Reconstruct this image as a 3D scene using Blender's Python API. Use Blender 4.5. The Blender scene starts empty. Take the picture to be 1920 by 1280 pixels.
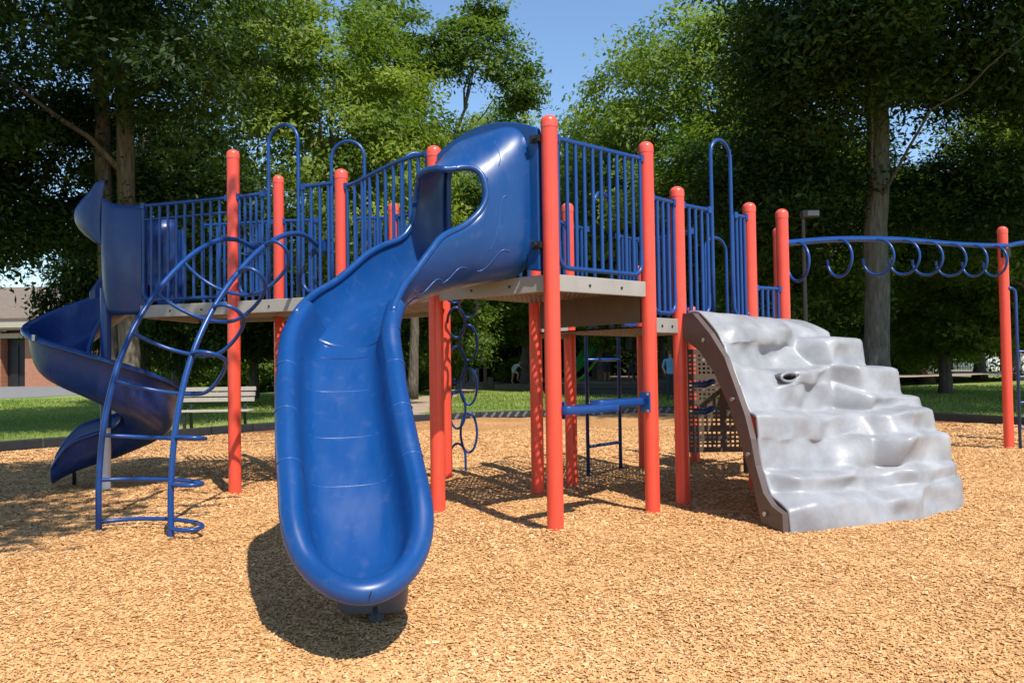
import bpy, bmesh, math, random
import numpy as np
from mathutils import Vector, Matrix

random.seed(7)
rng = np.random.default_rng(11)
SC = bpy.context.scene
COL = SC.collection
PI = math.pi

# ------------------------------------------------------------------ mesh helpers
class MB:
    """collects vertices and faces of one mesh"""
    def __init__(self):
        self.v = []; self.f = []
    def grid(self, rows, close_u=False, close_v=False, flip=False):
        nr = len(rows); nc = len(rows[0]); b = len(self.v)
        for r in rows:
            for p in r: self.v.append(tuple(p))
        for i in range(nr if close_u else nr - 1):
            i2 = (i + 1) % nr
            for j in range(nc if close_v else nc - 1):
                j2 = (j + 1) % nc
                q = (b + i * nc + j, b + i * nc + j2, b + i2 * nc + j2, b + i2 * nc + j)
                self.f.append(q[::-1] if flip else q)
        return b
    def tube(self, pts, r, n=8, caps=True, closed=False):
        pts = [Vector(p) for p in pts]; m = len(pts)
        rr = r if isinstance(r, (list, tuple)) else [r] * m
        tang = []
        for i in range(m):
            if closed: t = pts[(i + 1) % m] - pts[i - 1]
            else: t = pts[min(i + 1, m - 1)] - pts[max(i - 1, 0)]
            tang.append(t.normalized() if t.length > 1e-9 else Vector((0, 0, 1)))
        t0 = tang[0]
        a = Vector((0, 0, 1)) if abs(t0.z) < .9 else Vector((1, 0, 0))
        nrm = (a - t0 * a.dot(t0)).normalized()
        rows = []
        for i in range(m):
            t = tang[i]
            nrm = (nrm - t * nrm.dot(t))
            nrm = nrm.normalized() if nrm.length > 1e-6 else t.orthogonal().normalized()
            bn = t.cross(nrm)
            rows.append([pts[i] + (nrm * math.cos(2 * PI * k / n) + bn * math.sin(2 * PI * k / n)) * rr[i] for k in range(n)])
        b = self.grid(rows, close_u=closed, close_v=True)
        if caps and not closed:
            self.f.append(tuple(b + k for k in range(n))[::-1])
            self.f.append(tuple(b + (m - 1) * n + k for k in range(n)))
    def box(self, c, s, rz=0, ax=None):
        """box of full size s at centre c, turned rz about z, or axes ax=(ux,uy,uz)"""
        if ax is None:
            ux = Vector((math.cos(rz), math.sin(rz), 0)); uy = Vector((-math.sin(rz), math.cos(rz), 0)); uz = Vector((0, 0, 1))
        else: ux, uy, uz = [Vector(a).normalized() for a in ax]
        c = Vector(c); b = len(self.v)
        for dz in (-.5, .5):
            for dx, dy in ((-.5, -.5), (.5, -.5), (.5, .5), (-.5, .5)):
                self.v.append(tuple(c + ux * dx * s[0] + uy * dy * s[1] + uz * dz * s[2]))
        for f in ((3, 2, 1, 0), (4, 5, 6, 7), (0, 1, 5, 4), (1, 2, 6, 5), (2, 3, 7, 6), (3, 0, 4, 7)):
            self.f.append(tuple(b + k for k in f))
    def beam(self, p0, p1, w, h):
        """box from p0 to p1, w across, h up"""
        p0 = Vector(p0); p1 = Vector(p1); d = (p1 - p0); L = d.length; ux = d.normalized()
        uy = Vector((0, 0, 1)).cross(ux)
        uy = uy.normalized() if uy.length > 1e-4 else Vector((1, 0, 0))
        uz = ux.cross(uy)
        self.box((p0 + p1) / 2, (L, w, h), ax=(ux, uy, uz))
    def lathe(self, c, prof, n=20):
        c = Vector(c)
        rows = [[c + Vector((r * math.cos(2 * PI * k / n), r * math.sin(2 * PI * k / n), z)) for k in range(n)] for r, z in prof]
        b = self.grid(rows, close_v=True)
        self.f.append(tuple(b + k for k in range(n))[::-1])
        self.f.append(tuple(b + (len(prof) - 1) * n + k for k in range(n)))

ORG = {}
def put(o, mat=None, parent=None, smooth=True):
    COL.objects.link(o)
    if parent is not None: o.parent = parent
    return o
def obj(name, mb, mat, parent=None, smooth=True, bevel=0, solid=0, sub=0, label=None, angle=None, offset=-1):
    org = ORG.get(parent.name, Vector((0, 0, 0))) if parent is not None else Vector((0, 0, 0))
    me = bpy.data.meshes.new(name)
    me.from_pydata([(p[0] - org.x, p[1] - org.y, p[2] - org.z) for p in mb.v], [], mb.f)
    if smooth: me.polygons.foreach_set('use_smooth', [True] * len(me.polygons))
    me.materials.append(mat)
    o = bpy.data.objects.new(name, me); put(o, parent=parent)
    ORG[o.name] = org
    if solid:
        m = o.modifiers.new('s', 'SOLIDIFY'); m.thickness = solid; m.offset = offset
    if sub:
        m = o.modifiers.new('u', 'SUBSURF'); m.levels = m.render_levels = sub
    if bevel:
        m = o.modifiers.new('b', 'BEVEL'); m.width = bevel; m.segments = 2; m.limit_method = 'ANGLE'; m.angle_limit = .6
    if angle is not None and smooth:
        me.set_sharp_from_angle(angle=angle)
    if label: o['label'] = label
    return o
def thing(name, label, cat, loc=(0, 0, 0), group=None):
    o = bpy.data.objects.new(name, None); put(o); o.location = loc; o.empty_display_size = .3
    ORG[o.name] = Vector(loc)
    return tag(o, label, cat, group)
def tag(o, label, cat, group=None):
    o['label'] = label; o['category'] = cat
    if group: o['group'] = group
    return o
def structure(o): o['kind'] = 'structure'; return o
def stuff(o, label=None, cat=None):
    o['kind'] = 'stuff'
    if label: o['label'] = label
    if cat: o['category'] = cat
    return o
def fast_mesh(name, verts, quads, mat, tint=None):
    me = bpy.data.meshes.new(name); n = len(verts); m = len(quads)
    me.vertices.add(n); me.vertices.foreach_set('co', np.asarray(verts, dtype=np.float32).ravel())
    me.loops.add(m * 4); me.loops.foreach_set('vertex_index', np.asarray(quads, dtype=np.int32).ravel())
    me.polygons.add(m); me.polygons.foreach_set('loop_start', np.arange(0, m * 4, 4, dtype=np.int32))
    me.update(calc_edges=True)
    if tint is not None:
        a = me.attributes.new('tint', 'FLOAT', 'FACE'); a.data.foreach_set('value', np.asarray(tint, dtype=np.float32))
    me.materials.append(mat)
    return me
def catmull(P, per=8):
    P = [Vector(p) for p in P]; out = []
    for i in range(len(P) - 1):
        p0 = P[max(i - 1, 0)]; p1 = P[i]; p2 = P[i + 1]; p3 = P[min(i + 2, len(P) - 1)]
        if i == 0: p0 = p1 * 2 - p2
        if i == len(P) - 2: p3 = p2 * 2 - p1
        for k in range(per):
            t = k / per
            out.append(.5 * ((2 * p1) + (p2 - p0) * t + (2 * p0 - 5 * p1 + 4 * p2 - p3) * t * t + (3 * p1 - p0 - 3 * p2 + p3) * t ** 3))
    out.append(P[-1]); return out
def weld(o, dist=.0015):
    bm = bmesh.new(); bm.from_mesh(o.data); bmesh.ops.remove_doubles(bm, verts=bm.verts, dist=dist); bmesh.ops.recalc_face_normals(bm, faces=bm.faces); bm.to_mesh(o.data); bm.free()
def lerp(a, b, t): return a + (b - a) * t
def sstep(a, b, x):
    t = min(max((x - a) / (b - a), 0), 1); return t * t * (3 - 2 * t)

# ------------------------------------------------------------------ materials
def mat(name, col, rough=.5, var=0, vscale=8, bump=0, bscale=60, spec=.5, metal=0, col2=None, detail=4, stretch=None, vdet=.5, coat=0):
    m = bpy.data.materials.new(name); m.use_nodes = True
    nt = m.node_tree; N = nt.nodes; L = nt.links; b = N['Principled BSDF']
    b.inputs['Base Color'].default_value = (*col, 1); b.inputs['Roughness'].default_value = rough
    b.inputs['Specular IOR Level'].default_value = spec; b.inputs['Metallic'].default_value = metal
    if coat: b.inputs['Coat Weight'].default_value = coat; b.inputs['Coat Roughness'].default_value = .15
    tc = N.new('ShaderNodeTexCoord'); vec = tc.outputs['Object']
    if stretch:
        mp = N.new('ShaderNodeMapping'); mp.inputs['Scale'].default_value = stretch; L.new(vec, mp.inputs['Vector']); vec = mp.outputs['Vector']
    if var or col2:
        n = N.new('ShaderNodeTexNoise'); n.inputs['Scale'].default_value = vscale; n.inputs['Detail'].default_value = detail; n.inputs['Roughness'].default_value = .6
        L.new(vec, n.inputs['Vector'])
        r = N.new('ShaderNodeValToRGB')
        c2 = col2 or tuple(min(1, c * (1 + var)) for c in col); c1 = col if col2 else tuple(c * (1 - var) for c in col)
        r.color_ramp.elements[0].position = .5 - vdet / 2; r.color_ramp.elements[1].position = .5 + vdet / 2
        r.color_ramp.elements[0].color = (*c1, 1); r.color_ramp.elements[1].color = (*c2, 1)
        L.new(n.outputs['Fac'], r.inputs['Fac']); L.new(r.outputs['Color'], b.inputs['Base Color'])
    if bump:
        n2 = N.new('ShaderNodeTexNoise'); n2.inputs['Scale'].default_value = bscale; n2.inputs['Detail'].default_value = 5
        L.new(vec, n2.inputs['Vector'])
        bp = N.new('ShaderNodeBump'); bp.inputs['Strength'].default_value = bump; bp.inputs['Distance'].default_value = .02
        L.new(n2.outputs['Fac'], bp.inputs['Height']); L.new(bp.outputs['Normal'], b.inputs['Normal'])
    return m

def leaf_mat(name, c_dark, c_light, trans=.35, tcol=None):
    m = bpy.data.materials.new(name); m.use_nodes = True
    nt = m.node_tree; N = nt.nodes; L = nt.links; b = N['Principled BSDF']; out = N['Material Output']
    a = N.new('ShaderNodeAttribute'); a.attribute_name = 'tint'
    r = N.new('ShaderNodeValToRGB')
    r.color_ramp.elements[0].color = (*c_dark, 1); r.color_ramp.elements[1].color = (*c_light, 1)
    L.new(a.outputs['Fac'], r.inputs['Fac']); L.new(r.outputs['Color'], b.inputs['Base Color'])
    b.inputs['Roughness'].default_value = .5; b.inputs['Specular IOR Level'].default_value = .18
    t = N.new('ShaderNodeBsdfTranslucent')
    mx = N.new('ShaderNodeMix'); mx.data_type = 'RGBA'; mx.blend_type = 'MULTIPLY'; mx.inputs['Factor'].default_value = 1
    L.new(r.outputs['Color'], mx.inputs['A']); mx.inputs['B'].default_value = (1.6, 1.7, .6, 1)
    L.new(mx.outputs['Result'], t.inputs['Color'])
    ms = N.new('ShaderNodeMixShader'); ms.inputs['Fac'].default_value = trans
    L.new(b.outputs['BSDF'], ms.inputs[1]); L.new(t.outputs['BSDF'], ms.inputs[2]); L.new(ms.outputs['Shader'], out.inputs['Surface'])
    return m

M = {}
M['red'] = mat('coral_red_steel', (.76, .078, .043), .34, .07, 5, .03, 250, coat=.12)
M['cap'] = mat('coral_post_cap', (.78, .10, .062), .34, .05, 7, .02, 220)
M['blue'] = mat('blue_coated_bar', (.007, .052, .215), .33, .12, 6, .05, 120)
def plastic(name, col, scuff=.5):
    m = mat(name, col, .30, .10, 1.6, .022, 300, coat=.08); N = m.node_tree.nodes; L = m.node_tree.links; bs = N['Principled BSDF']
    tc = N.new('ShaderNodeTexCoord'); src = bs.inputs['Base Color'].links[0].from_socket
    def nz(scale, sc, det=6, rot=(0, 0, 0)):
        mp = N.new('ShaderNodeMapping'); mp.inputs['Scale'].default_value = sc; mp.inputs['Rotation'].default_value = rot; L.new(tc.outputs['Object'], mp.inputs['Vector'])
        n = N.new('ShaderNodeTexNoise'); n.inputs['Scale'].default_value = scale; n.inputs['Detail'].default_value = det; L.new(mp.outputs['Vector'], n.inputs['Vector']); return n
    def ramp(sock, p0, p1, v0, v1):
        r = N.new('ShaderNodeMapRange'); r.inputs['From Min'].default_value = p0; r.inputs['From Max'].default_value = p1; r.inputs['To Min'].default_value = v0; r.inputs['To Max'].default_value = v1; L.new(sock, r.inputs['Value']); return r
    scr = ramp(nz(9, (9, .8, .8), 8).outputs['Fac'], .60, .72, 0, .22 * scuff)        # long fine scratches
    fade = ramp(nz(1.1, (1, 1, 1), 4).outputs['Fac'], .45, .75, 0, .20 * scuff)        # sun-faded patches
    dust = ramp(nz(14, (1, 1, 1), 9).outputs['Fac'], .58, .75, 0, .16 * scuff)         # dust specks
    cur = src
    for f, c in ((fade, (.025, .13, .33)), (scr, (.07, .17, .36)), (dust, (.30, .27, .24))):
        mx = N.new('ShaderNodeMix'); mx.data_type = 'RGBA'; L.new(f.outputs['Result'], mx.inputs['Factor']); L.new(cur, mx.inputs['A']); mx.inputs['B'].default_value = (*c, 1); cur = mx.outputs['Result']
    L.new(cur, bs.inputs['Base Color'])
    rg = ramp(nz(3, (3, 1, 1), 6).outputs['Fac'], .35, .7, .26, .46); L.new(rg.outputs['Result'], bs.inputs['Roughness'])
    return m
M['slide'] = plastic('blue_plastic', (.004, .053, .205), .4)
M['slide_shaded'] = plastic('blue_plastic_shaded', (.005, .030, .15), .6)  # darker copy of the slide blue, tree shade put into the colour
M['seam'] = mat('blue_plastic_seam', (.025, .10, .31), .3, .1, 6)
M['groove'] = mat('blue_plastic_groove', (.006, .03, .17), .4, .1, 6)
M['deck'] = mat('brown_deck_shaded', (.115, .083, .06), .55, .12, 9, .1, 90)  # coating darkened to hold the shade under the decks
M['edge'] = mat('tan_deck_edge', (.34, .312, .275), .55, .08, 7, .08, 90)
M['white'] = mat('galvanised_pale', (.55, .55, .55), .4, .1, 9)
M['rock'] = mat('grey_plastic_rock', (.21, .21, .22), .40, 0, 3.0, .10, 30, col2=(.38, .38, .39), detail=5, vdet=.40)
M['brown'] = mat('brown_plastic_side', (.10, .07, .06), .5, .15, 9, .06, 120)
M['black'] = mat('black_plastic', (.018, .019, .022), .42, .3, 12, .1, 60)
M['ribglint'] = mat('sunglint_black_plastic', (.13, .13, .14), .4, .3, 12)  # black plastic lightened to paint sun glint on the middle border ribs
M['greyblock'] = mat('grey_plastic_foot', (.10, .10, .115), .5, .15, 9)
M['bolt'] = mat('steel_bolt', (.5, .5, .5), .3, metal=.9)
M['wood_pale'] = mat('weathered_pale_board', (.42, .37, .31), .7, .2, 14, .2, 60, stretch=(1, 8, 8))
M['brick'] = None

def brick_mat():
    m = bpy.data.materials.new('orange_brick'); m.use_nodes = True
    N = m.node_tree.nodes; L = m.node_tree.links; b = N['Principled BSDF']
    tc = N.new('ShaderNodeTexCoord'); mp = N.new('ShaderNodeMapping'); mp.inputs['Rotation'].default_value = (PI / 2, 0, 0)
    L.new(tc.outputs['Object'], mp.inputs['Vector'])
    t = N.new('ShaderNodeTexBrick'); t.inputs['Scale'].default_value = 3.2
    t.inputs['Color1'].default_value = (.44, .165, .075, 1); t.inputs['Color2'].default_value = (.34, .115, .05, 1); t.inputs['Mortar'].default_value = (.38, .3, .25, 1)
    t.inputs['Mortar Size'].default_value = .018
    L.new(mp.outputs['Vector'], t.inputs['Vector'])
    n = N.new('ShaderNodeTexNoise'); n.inputs['Scale'].default_value = .6; L.new(tc.outputs['Object'], n.inputs['Vector'])
    mx = N.new('ShaderNodeMix'); mx.data_type = 'RGBA'; mx.blend_type = 'MULTIPLY'; mx.inputs['Factor'].default_value = .5
    L.new(t.outputs['Color'], mx.inputs['A']); L.new(n.outputs['Color'], mx.inputs['B']); 
    L.new(t.outputs['Color'], b.inputs['Base Color']); b.inputs['Roughness'].default_value = .85
    bp = N.new('ShaderNodeBump'); bp.inputs['Strength'].default_value = .4; L.new(t.outputs['Fac'], bp.inputs['Height']); bp.invert = True
    L.new(bp.outputs['Normal'], b.inputs['Normal'])
    return m
M['brick'] = brick_mat()

def bark_mat(name, c1, c2, sc=6):
    m = bpy.data.materials.new(name); m.use_nodes = True
    N = m.node_tree.nodes; L = m.node_tree.links; b = N['Principled BSDF']
    tc = N.new('ShaderNodeTexCoord'); mp = N.new('ShaderNodeMapping'); mp.inputs['Scale'].default_value = (1, 1, .18)
    L.new(tc.outputs['Object'], mp.inputs['Vector'])
    n = N.new('ShaderNodeTexNoise'); n.inputs['Scale'].default_value = sc * 2.2; n.inputs['Detail'].default_value = 8; n.inputs['Roughness'].default_value = .7
    L.new(mp.outputs['Vector'], n.inputs['Vector'])
    v = N.new('ShaderNodeTexVoronoi'); v.inputs['Scale'].default_value = sc * 2; v.feature = 'DISTANCE_TO_EDGE'; L.new(mp.outputs['Vector'], v.inputs['Vector'])
    r = N.new('ShaderNodeValToRGB'); r.color_ramp.elements[0].position = .3; r.color_ramp.elements[1].position = .72
    r.color_ramp.elements[0].color = (*c1, 1); r.color_ramp.elements[1].color = (*c2, 1)
    L.new(n.outputs['Fac'], r.inputs['Fac']); L.new(r.outputs['Color'], b.inputs['Base Color'])
    ad = N.new('ShaderNodeMath'); ad.operation = 'ADD'; L.new(n.outputs['Fac'], ad.inputs[0]); L.new(v.outputs['Distance'], ad.inputs[1])
    bp = N.new('ShaderNodeBump'); bp.inputs['Strength'].default_value = .9; bp.inputs['Distance'].default_value = .06
    L.new(ad.outputs['Value'], bp.inputs['Height']); L.new(bp.outputs['Normal'], b.inputs['Normal']); b.inputs['Roughness'].default_value = .9
    return m
M['bark'] = bark_mat('grey_brown_bark', (.045, .036, .028), (.20, .165, .13))
M['bark_grey'] = bark_mat('grey_bark', (.05, .048, .042), (.19, .18, .155))
M['bark_tan'] = bark_mat('tan_bark', (.07, .052, .036), (.30, .235, .17))
M['leaf_shaded'] = leaf_mat('shaded_maple_leaf', (.015, .034, .010), (.066, .108, .022), .28)  # low tones carry the shade of the unlit crowns
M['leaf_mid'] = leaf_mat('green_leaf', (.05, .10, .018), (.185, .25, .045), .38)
M['leaf_sunlit'] = leaf_mat('sunlit_yellow_green_leaf', (.09, .15, .025), (.27, .33, .06), .40)  # raised tones carry the sunlight on the lit crowns
M['leaf_grey'] = leaf_mat('grey_green_leaf', (.10, .12, .06), (.24, .25, .14), .25)

def mulch_mat():
    m = bpy.data.materials.new('wood_chip_mulch'); m.use_nodes = True
    N = m.node_tree.nodes; L = m.node_tree.links; b = N['Principled BSDF']; b.inputs['Roughness'].default_value = .85; b.inputs['Specular IOR Level'].default_value = .2
    tc = N.new('ShaderNodeTexCoord'); P = tc.outputs['Object']
    def vor(sc, rot):
        mp = N.new('ShaderNodeMapping'); mp.inputs['Scale'].default_value = (1, 2.6, 1); mp.inputs['Rotation'].default_value = (0, 0, rot); L.new(P, mp.inputs['Vector'])
        v = N.new('ShaderNodeTexVoronoi'); v.inputs['Scale'].default_value = sc; L.new(mp.outputs['Vector'], v.inputs['Vector']); return v
    v1 = vor(26, .6); v2 = vor(34, 2.0)
    r1 = N.new('ShaderNodeValToRGB'); e = r1.color_ramp.elements
    e[0].color = (.30, .135, .048, 1); e[1].color = (.82, .53, .26, 1)
    k = r1.color_ramp.elements.new(.35); k.color = (.52, .265, .095, 1); k = r1.color_ramp.elements.new(.7); k.color = (.67, .37, .145, 1)
    mxv = N.new('ShaderNodeMix'); mxv.data_type = 'RGBA'; mxv.inputs['Factor'].default_value = .5
    L.new(v1.outputs['Color'], mxv.inputs['A']); L.new(v2.outputs['Color'], mxv.inputs['B'])
    bw = N.new('ShaderNodeSeparateColor'); L.new(mxv.outputs['Result'], bw.inputs['Color'])
    mr = N.new('ShaderNodeMapRange'); mr.inputs['From Min'].default_value = .12; mr.inputs['From Max'].default_value = .88; L.new(bw.outputs['Red'], mr.inputs['Value'])
    L.new(mr.outputs['Result'], r1.inputs['Fac'])
    # broad tone patches
    n = N.new('ShaderNodeTexNoise'); n.inputs['Scale'].default_value = .9; n.inputs['Detail'].default_value = 6; L.new(P, n.inputs['Vector'])
    rp = N.new('ShaderNodeValToRGB'); rp.color_ramp.elements[0].position = .3; rp.color_ramp.elements[1].position = .7
    rp.color_ramp.elements[0].color = (.74, .66, .62, 1); rp.color_ramp.elements[1].color = (1, 1, 1, 1); L.new(n.outputs['Fac'], rp.inputs['Fac'])
    mx = N.new('ShaderNodeMix'); mx.data_type = 'RGBA'; mx.blend_type = 'MULTIPLY'; mx.inputs['Factor'].default_value = 1
    L.new(r1.outputs['Color'], mx.inputs['A']); L.new(rp.outputs['Color'], mx.inputs['B'])
    a = N.new('ShaderNodeAttribute'); a.attribute_name = 'old'
    mx2 = N.new('ShaderNodeMix'); mx2.data_type = 'RGBA'; mx2.blend_type = 'MULTIPLY'; L.new(a.outputs['Fac'], mx2.inputs['Factor'])
    L.new(mx.outputs['Result'], mx2.inputs['A']); mx2.inputs['B'].default_value = (.50, .42, .46, 1)
    L.new(mx2.outputs['Result'], b.inputs['Base Color'])
    ad = N.new('ShaderNodeMath'); ad.operation = 'ADD'; L.new(v1.outputs['Distance'], ad.inputs[0]); L.new(v2.outputs['Distance'], ad.inputs[1])
    bp = N.new('ShaderNodeBump'); bp.inputs['Strength'].default_value = .4; bp.inputs['Distance'].default_value = .02; bp.invert = True
    L.new(ad.outputs['Value'], bp.inputs['Height']); L.new(bp.outputs['Normal'], b.inputs['Normal'])
    return m
M['mulch'] = mulch_mat()
def chip_mat():
    m = bpy.data.materials.new('wood_chip'); m.use_nodes = True
    N = m.node_tree.nodes; L = m.node_tree.links; b = N['Principled BSDF']; b.inputs['Roughness'].default_value = .8; b.inputs['Specular IOR Level'].default_value = .25
    a = N.new('ShaderNodeAttribute'); a.attribute_name = 'tint'
    r = N.new('ShaderNodeValToRGB'); e = r.color_ramp.elements
    e[0].color = (.38, .18, .065, 1); e[1].color = (.92, .66, .36, 1)
    k = e.new(.3); k.color = (.58, .305, .112, 1); k = e.new(.75); k.color = (.74, .425, .19, 1)
    L.new(a.outputs['Fac'], r.inputs['Fac']); L.new(r.outputs['Color'], b.inputs['Base Color'])
    return m
M['chip'] = chip_mat()
def lawn_mat():
    m = bpy.data.materials.new('lawn_grass'); m.use_nodes = True
    N = m.node_tree.nodes; L = m.node_tree.links; b = N['Principled BSDF']; b.inputs['Roughness'].default_value = .9; b.inputs['Specular IOR Level'].default_value = .15
    tc = N.new('ShaderNodeTexCoord'); P = tc.outputs['Object']
    n = N.new('ShaderNodeTexNoise'); n.inputs['Scale'].default_value = .35; n.inputs['Detail'].default_value = 8; n.inputs['Roughness'].default_value = .65; L.new(P, n.inputs['Vector'])
    r = N.new('ShaderNodeValToRGB'); e = r.color_ramp.elements; e[0].position = .33; e[1].position = .68
    e[0].color = (.14, .21, .035, 1); e[1].color = (.44, .42, .17, 1); k = e.new(.5); k.color = (.27, .34, .075, 1)
    L.new(n.outputs['Fac'], r.inputs['Fac'])
    n2 = N.new('ShaderNodeTexNoise'); n2.inputs['Scale'].default_value = 25; n2.inputs['Detail'].default_value = 6; L.new(P, n2.inputs['Vector'])
    r2 = N.new('ShaderNodeValToRGB'); r2.color_ramp.elements[0].position = .3; r2.color_ramp.elements[1].position = .7; r2.color_ramp.elements[0].color = (.5, .5, .5, 1); r2.color_ramp.elements[1].color = (1.1, 1.1, 1.1, 1)
    L.new(n2.outputs['Fac'], r2.inputs['Fac'])
    mx = N.new('ShaderNodeMix'); mx.data_type = 'RGBA'; mx.blend_type = 'MULTIPLY'; mx.inputs['Factor'].default_value = 1
    L.new(r.outputs['Color'], mx.inputs['A']); L.new(r2.outputs['Color'], mx.inputs['B']); L.new(mx.outputs['Result'], b.inputs['Base Color'])
    bp = N.new('ShaderNodeBump'); bp.inputs['Strength'].default_value = .7; bp.inputs['Distance'].default_value = .05; L.new(n2.outputs['Fac'], bp.inputs['Height']); L.new(bp.outputs['Normal'], b.inputs['Normal'])
    return m
M['lawn'] = lawn_mat()
M['grass'] = leaf_mat('grass_blade', (.14, .22, .035), (.42, .45, .13), .3)
M['dirt'] = mat('bare_dirt', (.40, .29, .20), .9, .2, 2, .5, 30)
M['concrete'] = mat('pale_concrete', (.21, .195, .175), .85, .15, 1.2, .2, 30)
M['shingle'] = mat('tan_shingle_roof', (.19, .14, .10), .85, .18, 2.2, .4, 14)
M['fascia'] = mat('cream_fascia', (.42, .36, .27), .6, .1, 1.5)
M['dark'] = mat('dark_opening', (.015, .014, .014), .5, .2, 2)
M['glass'] = mat('dark_window_glass', (.02, .024, .028), .12, .1, 2)
M['door'] = mat('yellow_tan_door', (.42, .30, .13), .5, .1, 3)
M['green'] = mat('green_plastic', (.025, .42, .11), .35, .1, 3)
M['lime'] = mat('lime_plastic', (.18, .52, .06), .35, .1, 3)
M['greypanel'] = mat('grey_panel', (.19, .2, .21), .5, .1, 3)
M['skin'] = mat('skin', (.50, .28, .19), .5, .06, 20)
M['skin2'] = mat('skin_tan', (.33, .18, .115), .5, .06, 20)
M['whitecloth'] = mat('white_cloth', (.74, .73, .70), .8, .05, 20, .1, 60)
M['skyblue'] = mat('light_blue_cloth', (.20, .44, .68), .8, .07, 20, .1, 60)
M['navy'] = mat('navy_cloth', (.03, .035, .075), .8, .1, 20, .1, 60)
M['denim'] = mat('dark_denim', (.035, .045, .06), .8, .1, 20, .1, 60)
M['hair'] = mat('brown_hair', (.11, .065, .035), .6, .15, 30)
M['hair_dark'] = mat('dark_hair', (.025, .018, .014), .6, .15, 30)
M['timber'] = mat('weathered_timber', (.26, .18, .125), .8, .2, 6, .3, 30, stretch=(.4, 4, 4))
M['concblock'] = mat('grey_concrete_block', (.36, .34, .31), .85, .15, 4, .2, 30)
M['signwhite'] = mat('white_sign_board', (.8, .8, .8), .4, .03, 4)
M['lampmetal'] = mat('dark_brown_metal', (.07, .052, .045), .5, .1, 8)
M['lampglass'] = mat('pale_lamp_lens', (.20, .20, .19), .2, .08, 8)
M['whitefence'] = mat('white_fence_paint', (.78, .78, .76), .5, .05, 6)

# ------------------------------------------------------------------ sun and sky
SUN_DIR = Vector((.48, -.88, 0)).normalized()
ELEV = math.radians(54)
SUN = Vector((SUN_DIR.x * math.cos(ELEV), SUN_DIR.y * math.cos(ELEV), math.sin(ELEV)))
w = bpy.data.worlds.new('World'); SC.world = w; w.use_nodes = True
sky = w.node_tree.nodes.new('ShaderNodeTexSky'); sky.sky_type = 'NISHITA'; sky.sun_disc = False
sky.sun_elevation = ELEV; sky.sun_rotation = math.atan2(SUN.x, SUN.y); sky.air_density = 1.3; sky.dust_density = 0; sky.ozone_density = 6
bg = w.node_tree.nodes['Background']; bg.inputs['Strength'].default_value = .15
w.node_tree.links.new(sky.outputs['Color'], bg.inputs['Color'])
sd = bpy.data.lights.new('sun', 'SUN'); sd.energy = 4.9; sd.angle = math.radians(.53); sd.color = (1, .955, .88)
so = bpy.data.objects.new('sun', sd); put(so); so.rotation_euler = (-SUN).to_track_quat('-Z', 'Y').to_euler(); so.location = SUN * 60
SC.view_settings.view_transform = 'Standard'; SC.view_settings.look = 'None'; SC.view_settings.gamma = 1; SC.view_settings.exposure = .28
SC.cycles.max_bounces = 6; SC.cycles.transparent_max_bounces = 8

# ------------------------------------------------------------------ camera
cd = bpy.data.cameras.new('camera'); cam = bpy.data.objects.new('camera', cd); put(cam)
cd.sensor_width = 36; cd.lens = 36 * 1500 / 1920; cd.clip_end = 2000; cd.clip_start = .05
cam.matrix_world = Matrix.Translation((0, 0, 1.3)) @ Matrix.Rotation(PI / 2 + math.atan(40 / 1500), 4, 'X') @ Matrix.Rotation(math.asin(-.015), 4, 'Z')
SC.camera = cam

# ------------------------------------------------------------------ ground
BORDER = [(-9.6, 11.0), (-8.9, 12.3), (-7.93, 13.51), (-6.43, 14.75), (-5.28, 16.2), (-3.94, 17.25), (-2.44, 18.11), (-.79, 18.95), (.49, 19.4), (2.47, 19.78),
          (4.53, 19.9), (6.79, 18.7), (8.62, 16.46), (9.48, 14.89), (10.1, 13.0)]
POLY = BORDER + [(12.5, 6), (12.5, -5), (-12, -5), (-12, 6)]
def inside_dist(X, Yv):
    """signed distance to POLY, positive inside"""
    P = np.array(POLY); Q = np.roll(P, -1, axis=0)
    d = np.full(X.shape, 1e9); ins = np.zeros(X.shape, bool)
    for (ax, ay), (bx, by) in zip(P, Q):
        ex, ey = bx - ax, by - ay
        t = np.clip(((X - ax) * ex + (Yv - ay) * ey) / (ex * ex + ey * ey), 0, 1)
        d = np.minimum(d, np.hypot(X - ax - t * ex, Yv - ay - t * ey))
        c = ((ay > Yv) != (by > Yv)) & (X < (bx - ax) * (Yv - ay) / (by - ay + 1e-12) + ax)
        ins ^= c
    return np.where(ins, d, -d)
def und(X, Y):
    return (.022 * np.sin(X * 1.3 + .7 * np.sin(Y * .8)) * np.cos(Y * 1.1 + .5) + .013 * np.sin(X * 3.1 + Y * 1.7) * np.sin(Y * 2.9 - X * .6)
            + .008 * np.sin(X * 7.3 - Y * 3.3) * np.cos(Y * 6.1 + X * 2.2))
MOUNDS = [(-.66, 3.62, .42, -.055), (-.70, 2.95, .45, .03), (-5.35, 9.2, .6, -.03), (3.0, 6.2, 1.3, .02)] + [(x_, y_, .17, .026) for x_, y_ in
    ((.31, 6.11), (1.18, 6.86), (1.52, 7.24), (-2.86, 8.23), (-.66, 6.96), (-2.8, 9.63), (.235, 7.95), (.61, 8.46), (6.79, 11.0), (-.75, 8.98), (1.56, 9.61), (-3.26, 6.31), (-2.57, 6.02))]
gx = np.arange(-12, 12.6, .09); gy = np.arange(-5, 20.6, .09)
GX, GY = np.meshgrid(gx, gy); D = inside_dist(GX, GY)
GZ = np.where(D > 0, und(GX, GY), -.35)
for bx, by, rr, hh in MOUNDS:
    GZ = GZ + np.where(D > 0, hh * np.exp(-((GX - bx) ** 2 + (GY - by) ** 2) / rr ** 2), 0)
nx, ny = len(gx), len(gy)
idx = np.arange(nx * ny).reshape(ny, nx)
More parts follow.
